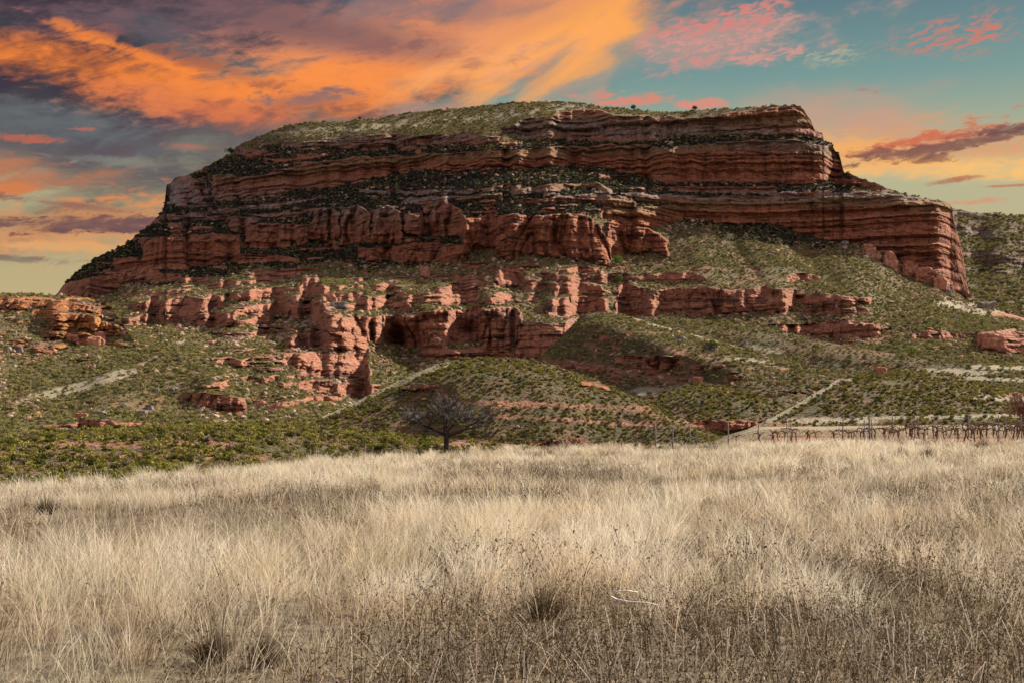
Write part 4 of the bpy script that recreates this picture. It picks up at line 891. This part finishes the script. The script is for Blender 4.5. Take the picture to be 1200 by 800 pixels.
# ------------------------------------------------------------------ vineyard
def vine_mesh(seed):
    rnd = random.Random(seed); mb = MB(); h = rnd.uniform(.75, .95); w = rnd.uniform(-.1, .1)
    p = [(0, 0, -.05), (w * .6, 0, h * .35), (w * 1.6, .03, h * .7), (w, 0, h)]
    mb.tube(p, [.065, .055, .055, .06], 5)
    for q in range(rnd.choice([1, 2, 3, 4])):
        a_ = rnd.uniform(-.5, .5); mb.tube([(w, 0, h), (w + a_ * .5, 0, h + .22), (w + a_, rnd.gauss(0, .1), h + rnd.uniform(.05, .45))], [.022, .016, .008], 3)
    for s in (-1, 1):
        if rnd.random() < .15: continue
        L = rnd.uniform(.35, .75); d = rnd.uniform(-.35, .15)
        mb.tube([(w, 0, h - .02), (w + s * L * .35, rnd.uniform(-.05, .05), h + .10), (w + s * L * .75, 0, h + .06), (w + s * L, 0, h + d)], [.055, .045, .036, .02], 4)
        for q in range(rnd.choice([1, 2, 3])):
            x = w + s * L * rnd.uniform(.2, .9); mb.tube([(x, 0, h + .06), (x + rnd.gauss(0, .06), rnd.gauss(0, .05), h + rnd.uniform(.15, .4))], [.018, .009], 3)
    return mb
protos = []
def place_vine(i, x, D, label, group, rz):
    if len(protos) < 8:
        o = vine_mesh(30 + len(protos)).build('grape_vine', M_VINE); protos.append(o)
    else:
        o = random.choice(protos).copy(); COL.objects.link(o)
    o.location = (x, D, float(ground_z(np.array([x]), np.array([D]))[0])); o.rotation_euler = (random.gauss(0, .06), random.gauss(0, .1), rz + random.choice([0, math.pi])); s = random.uniform(.8, 1.15); o.scale = (s, s, s)
    tag(o, label, 'vine', group)
vrows = [(107, 862, 1290, .95, 'first'), (111, 900, 1290, .95, 'second'), (116, 1000, 1290, .95, 'third'), (122, 1035, 1290, 1.0, 'fourth'), (129, 1050, 1290, 1.05, 'fifth'), (137, 1080, 1290, 1.1, 'sixth')]
i = 0
for D, p0, p1, step, nm in vrows:
    x = (p0 - 600) / F * D; x1 = (p1 - 600) / F * D
    while x < x1:
        if random.random() > .08:
            place_vine(i, x + random.gauss(0, .1), D + random.gauss(0, .25) + (x - 20) * .03, 'bare gnarled grape vine in the %s row behind the grass' % nm, 'grape vines of the %s row' % nm, random.gauss(0, .15)); i += 1
        x += step * random.uniform(.85, 1.15)
print('vines', i)
def post(px, ytop, ybase, D, label, group=None, tilt=0, r=.045):
    x = (px - 600) / F * D; z1 = EYE + D * (500 - ytop) / F; z0 = float(ground_z(np.array([x]), np.array([D]))[0])
    mb = MB(); h = z1 - z0; mb.tube([(0, 0, -.1), (0, 0, h * .5), (h * tilt * .5, 0, h - .03), (h * tilt * .5, 0, h)], [r, r * .95, r * .9, r * .6], 7)
    o = mb.build('vineyard_post', M_POST); o.location = (x, D, z0); tag(o, label, 'post', group or 'wooden posts among the vines')
P_ = 'weathered wooden post '
for px, yt, D, t_, lab in [(721, 497, 106, .05, 'leftmost of all, in front of the mound'), (768, 495, 106, -.03, 'second from the left, before the mound foot'), (788, 500, 106, .02, 'shorter, third from the left'),
      (808, 497, 106, 0, 'fourth from the left, before the mound foot'), (816, 499, 106, .08, 'leaning, fifth from the left'), (853, 494, 106, -.02, 'left of where the vines begin'),
      (888, 496, 107, .04, 'beside the first vines at left'), (922, 490, 107, -.06, 'left one of the leaning pair'), (927, 492, 107, -.12, 'right one of the leaning pair'), (987, 485, 107, .03, 'tall, left of the thick pair'),
      (1012, 492, 107, .02, 'slim, left of the thick one'), (1018, 485, 107, .01, 'thickest and tallest'), (1021, 491, 107, -.03, 'close behind the thickest one'), (1046, 484, 109, -.05, 'tall, right of the thickest one'),
      (1071, 486, 110, .03, 'left one of a close upright pair'), (1075, 488, 112, 0, 'right one of a close upright pair'), (1093, 487, 112, .05, 'left of a dense vine clump'), (1098, 486, 114, .02, 'in a dense vine clump'),
      (1134, 484, 118, 0, 'slim, far row, centre right'), (1169, 486, 108, .02, 'tall, near row, close to the right edge'), (1178, 488, 118, 0, 'short, far row, close to the right edge'), (1196, 485, 108, -.02, 'at the right edge')]:
    post(px, yt, 0, D, P_ + lab, None, t_, .075 if 'thickest and' in lab else .045)

# ------------------------------------------------------------------ boulders and small trees on the slopes
def rock_mat(name, a, b, c):
    m, t, out = newmat(name); tc = t.new('ShaderNodeTexCoord'); n = t.noise(tc.outputs['Object'], .9, 6, .65); n2 = t.noise(tc.outputs['Object'], 4, 4, .7)
    col = t.mix(t.ss(n2, .5, .68, 0, .7), t.mix(t.ss(n, .35, .65), a, b), c); principled(t, out, col, .95, bump(t, n2, .7, .3), .1); return m
M_RED = rock_mat('red_boulder_stone', (.24, .085, .05), (.40, .20, .13), (.07, .035, .03))
M_GREY = rock_mat('grey_boulder_stone', (.10, .085, .075), (.24, .21, .185), (.045, .038, .034))
def on_sheet(S, px, py):
    d = (S['px'] - px) ** 2 + (S['py'] - py) ** 2; k = np.unravel_index(np.argmin(d), d.shape); return S['V'][k]
def boulder(S, px, py, rx, rz, mat, label, seed, group=None):
    p = on_sheet(S, px, py); bm = bmesh.new(); bmesh.ops.create_icosphere(bm, subdivisions=4, radius=1)
    co = np.array([v.co[:] for v in bm.verts]); n = fbm(co[:, 0] * 1.1, co[:, 1] * 1.1, co[:, 2] * 1.1 + seed, o=4, seed=seed, g=.55)
    led = np.tanh(vn(co[:, 2] * 3.2 + seed, co[:, 0] * .4, seed=seed + 2) * 3) * .07
    blockc = np.sign(co) * np.abs(co) ** .6
    co2 = blockc * (1 + .85 * n[:, None]) * np.array([1 + 0, 1, 1]); co2[:, :2] *= (1 + led)[:, None]
    for v, q in zip(bm.verts, co2): v.co = (q[0] * rx, q[1] * rx * .85, q[2] * rz + rz * .45)
    me = bpy.data.meshes.new('boulder'); bm.to_mesh(me); bm.free(); me.materials.append(mat)
    for f in me.polygons: f.use_smooth = True
    o = bpy.data.objects.new('boulder', me); COL.objects.link(o); o.location = p - np.array([0, 0, rz * .15]); tag(o, label, 'boulder', group)
for i, (S, px, py, rx, rz, mt, lab) in enumerate([
    (mesa, 990, 287, 1.8, 1.3, M_GREY, 'pale boulder at the top of the scree under the great right cliff'),
    (mesa, 1018, 298, 2.2, 2.6, M_RED, 'rounded red boulder at the foot of the right cliff, left of the taller ones'),
    (mesa, 1026, 303, 1.9, 1.8, M_RED, 'smaller red boulder leaning by the rounded one under the right cliff'),
    (mesa, 1042, 312, 3.0, 3.3, M_RED, 'tallest red boulder standing against the right cliff foot'),
    (mesa, 1064, 318, 3.3, 2.8, M_RED, 'humped red boulder right of the tallest one at the cliff foot'),
    (mesa, 1082, 326, 3.8, 3.2, M_RED, 'broad red boulder in the middle of the right cliff foot pile'),
    (mesa, 1100, 338, 2.6, 4.0, M_RED, 'upright red boulder at the lower end of the right cliff foot pile'),
    (mesa, 1110, 345, 1.9, 1.5, M_GREY, 'grey boulder below the lower end of the right cliff'),
    (mesa, 1156, 362, 3.6, 2.6, M_GREY, 'rounded greyish boulder on the skyline right of the cliff end'),
    (mesa, 1117, 373, 1.8, 1.2, M_GREY, 'small grey boulder on the slope left of the pale track'),
    (mesa, 1159, 406, 3.4, 2.6, M_RED, 'rounded red boulder beside the low ledge at the right edge'),
    (spur, 819, 446, 1.2, .8, M_RED, 'smooth pink boulder on the crest of the small round hill'),
    (mesa, 498, 324, 1.9, 3.2, M_RED, 'lone upright red rock in the shade below the central towers'),
    (mesa, 398, 361, 3.2, 1.6, M_GREY, 'grey boulder on the ledge left of the long middle cliff'),
    (mesa, 387, 354, 2.0, 1.8, M_RED, 'blocky red boulder just left of the grey boulder'),
    (mesa, 324, 480, 2.0, 1.3, M_RED, 'smooth pink boulder low at the foot of the left gully'),
    (mesa, 302, 474, 1.6, 1.2, M_RED, 'pink boulder above the smooth one at the gully foot'),
    (mesa, 118, 486, 1.6, .9, M_GREY, 'pale boulder low on the left slope, left of another pale one'),
    (mesa, 166, 486, 1.5, .9, M_GREY, 'pale boulder low on the left slope, nearer the small red cliff'),
    (mesa, 203, 459, 2.0, 1.3, M_GREY, 'dark grey boulder above the small red cliff'),
    (mesa, 183, 459, 1.3, .8, M_GREY, 'small grey boulder left of the dark grey one'),
    (mesa, 145, 478, 1.3, .9, M_GREY, 'small pale boulder between the pale pair and the track'),
    (mesa, 175, 479, 1.2, .8, M_GREY, 'small pale boulder above the pale pair'),
    (mesa, 97, 490, 1.7, .9, M_RED, 'pinkish boulder above the low red ledge at left'),
    (mesa, 250, 388, 1.8, .8, M_RED, 'flat pink slab below the ledges left of centre'),
    (lefth, 90, 399, 3.2, 1.8, M_RED, 'large tumbled orange boulder below the left ledges'),
    (lefth, 112, 404, 2.6, 2.0, M_RED, 'orange boulder at the right foot of the left ledges'),
    (lefth, 120, 397, 2.0, 1.6, M_RED, 'rightmost orange boulder under the left ledges'),
    (lefth, 22, 412, 1.8, 1.1, M_GREY, 'grey boulder in the scrub of the left hill'),
    (spur, 797, 399, 1.8, 1.0, M_GREY, 'grey boulder on the spur behind the mound'),
    (spur, 833, 411, 1.6, 1.1, M_GREY, 'second grey boulder lower on the spur crest'),
    (righth, 1032, 438, 1.0, .9, M_RED, 'dark rock knob on top of the right hill')]):
    boulder(S, px, py, rx * (.75 if mt is M_GREY else .9), rz * (.8 if mt is M_GREY else .9), mt, lab, 900 + i)
def small_tree(S, px, py, h, w, mat, label, seed):
    p = on_sheet(S, px, py); rt = empty('evergreen_tree', tuple(float(q) for q in p), label, 'tree'); mb = MB(); rnd = random.Random(seed)
    mb.tube([(0, 0, -.3), (.05 * h, 0, h * .3), (0, 0, h * .7)], [.07 * h * .5, .05 * h * .5, .02 * h], 6)
    for k in range(4): mb.tube([(0, 0, h * .3), (rnd.gauss(0, w * .25), rnd.gauss(0, w * .25), h * rnd.uniform(.5, .8))], [.02 * h, .008 * h], 4)
    mb.build('trunk', M_BARK, rt)
    r = np.random.default_rng(seed); V = []; Fc = []
    lob = [np.array([r.normal(0, w * .22), r.normal(0, w * .22), h * r.uniform(.4, .85)]) for _ in range(9)]
    for i in range(520):
        l = lob[i % 9]; d = r.normal(size=3); d /= np.linalg.norm(d); c = l + d * w * .24 * r.uniform(.5, 1.1); s = w * r.uniform(.03, .06)
        a = r.normal(size=3); a /= np.linalg.norm(a); b = np.cross(a, r.normal(size=3)); b /= np.linalg.norm(b); k = len(V)
        V += [c + a * s, c - a * s + b * s, c - a * s - b * s]; Fc.append((k, k + 1, k + 2))
    raw_mesh('crown', V, Fc, mat, parent=rt, smooth=False)
M_DKLEAF = leaf_mat('dark_evergreen_leaves', [(0, (.02, .028, .012)), (.5, (.045, .055, .02)), (1, (.07, .08, .03))])
M_BRLEAF = leaf_mat('bright_green_leaves', [(0, (.05, .08, .02)), (.5, (.12, .16, .04)), (1, (.18, .22, .06))])
for S, px, py, h, w, m_, lab in [(mesa, 742, 130, 2.6, 3.0, M_DKLEAF, 'dark little tree on the skyline, left one on the mesa rim'), (mesa, 814, 130, 2.2, 2.6, M_DKLEAF, 'dark little tree on the skyline, right one on the mesa rim'),
      (mesa, 421, 141, 2.0, 2.2, M_DKLEAF, 'tiny dark tree on the left shoulder skyline of the mesa'), (mesa, 271, 180, 3.0, 4.6, M_DKLEAF, 'dark bushy tree at the upper left end of the mesa skyline'),
      (mesa, 723, 312, 4.0, 4.2, M_BRLEAF, 'bright green little tree at the foot of the central buttress'), (mesa, 725, 333, 3.2, 4.0, M_BRLEAF, 'bright green little tree above the middle cliff'),
      (spur_up, 1069, 414, 2.6, 3.4, M_BRLEAF, 'bright green bushy tree on the long spur at right'), (spur, 833, 411, 2.4, 3.0, M_DKLEAF, 'dark green little tree on the spur crest behind the mound')]:
    small_tree(S, px, py, h, w, m_, lab, int(px))
mb = MB(); mb.tube([(0, 0, -.5), (0, 0, 3), (0, 0, 3.4)], [.12, .10, .03], 6); o = mb.build('summit_post', M_POST); o.location = on_sheet(mesa, 282, 171); tag(o, 'thin upright post on the upper left skyline of the mesa', 'post')

# ------------------------------------------------------------------ tussocks and a bent stalk in the field
def tussock(px, py, R0, lab, dark=.12, seed=0):
    D = 1.45 * F / (py - 500) ; x, y, z = at_ground(px, D); r = np.random.default_rng(seed); n = 380
    a = r.uniform(0, 6.283, n); dr = np.stack([np.cos(a), np.sin(a)], -1); q = r.uniform(0, 1, n) ** .6
    base = np.concatenate([dr * (q * R0 * .35)[:, None], np.zeros((n, 1))], 1); h = R0 * (1.15 - .55 * q) * r.uniform(.7, 1.1, n); lean = dr * (q * R0 * .9)[:, None]
    o = ribbons('grass_tussock', base, h, lean, np.full(n, .005 + D * .00015), np.clip(r.normal(dark, .12, n), 0, 1), 4, M_WEED, lab, 'tussock')
    del o['kind']; o.location = (x, y, z); o['group'] = 'dark tussocks in the dry grass'
for i, (px, py, R0, lab) in enumerate([(637, 690, .50, 'biggest dark spiky tussock, centre of the near field'), (250, 735, .42, 'dark tussock low at the left, left one of two side by side'), (312, 738, .42, 'dark tussock low at the left, right one of two side by side'),
    (237, 690, .34, 'small dark tussock above the low left pair'), (607, 628, .42, 'dark tussock in the middle distance right of centre'), (574, 644, .40, 'dark tussock just below left of the middle distance one'), (442, 628, .45, 'dark tussock in the middle distance left of centre'),
    (57, 572, .75, 'brownish tussock near the left end of the far field edge'), (357, 628, .42, 'dark tussock in the left middle distance'), (1129, 590, .7, 'dark tussock at right among bright straw'), (1155, 597, .6, 'dark tussock right of and below another among bright straw'),
    (1150, 530, 1.1, 'dark tussock at the far edge by the vines, rightmost'), (1053, 538, .9, 'dark tussock near the vines, left one of three'), (1085, 539, .9, 'dark tussock near the vines, middle one of three')]):
    tussock(px, py, R0 * .6, lab, .26, seed=i)
M_STALK = bark_mat('pale_dry_stalk', (.50, .44, .36), (.70, .64, .56), 30)
x, y, z = at_ground(738, 10.3); mb = MB()
mb.tube([(.19, 0, .41), (.10, 0, .425), (-.02, .02, .43), (-.10, .03, .445), (-.15, .03, .47), (-.12, .02, .50), (-.04, 0, .512), (.05, 0, .50), (.03, 0, .485)], [.004, .006, .007, .007, .007, .006, .006, .004, .003], 6)
mb.tube([(.19, 0, .41), (.24, .02, .25), (.25, .03, .0)], [.004, .004, .005], 5)
o = mb.build('bent_stalk', M_STALK); o.location = (x, y, z); tag(o, 'pale dry stalk curled in a loop above the near weeds', 'stalk')
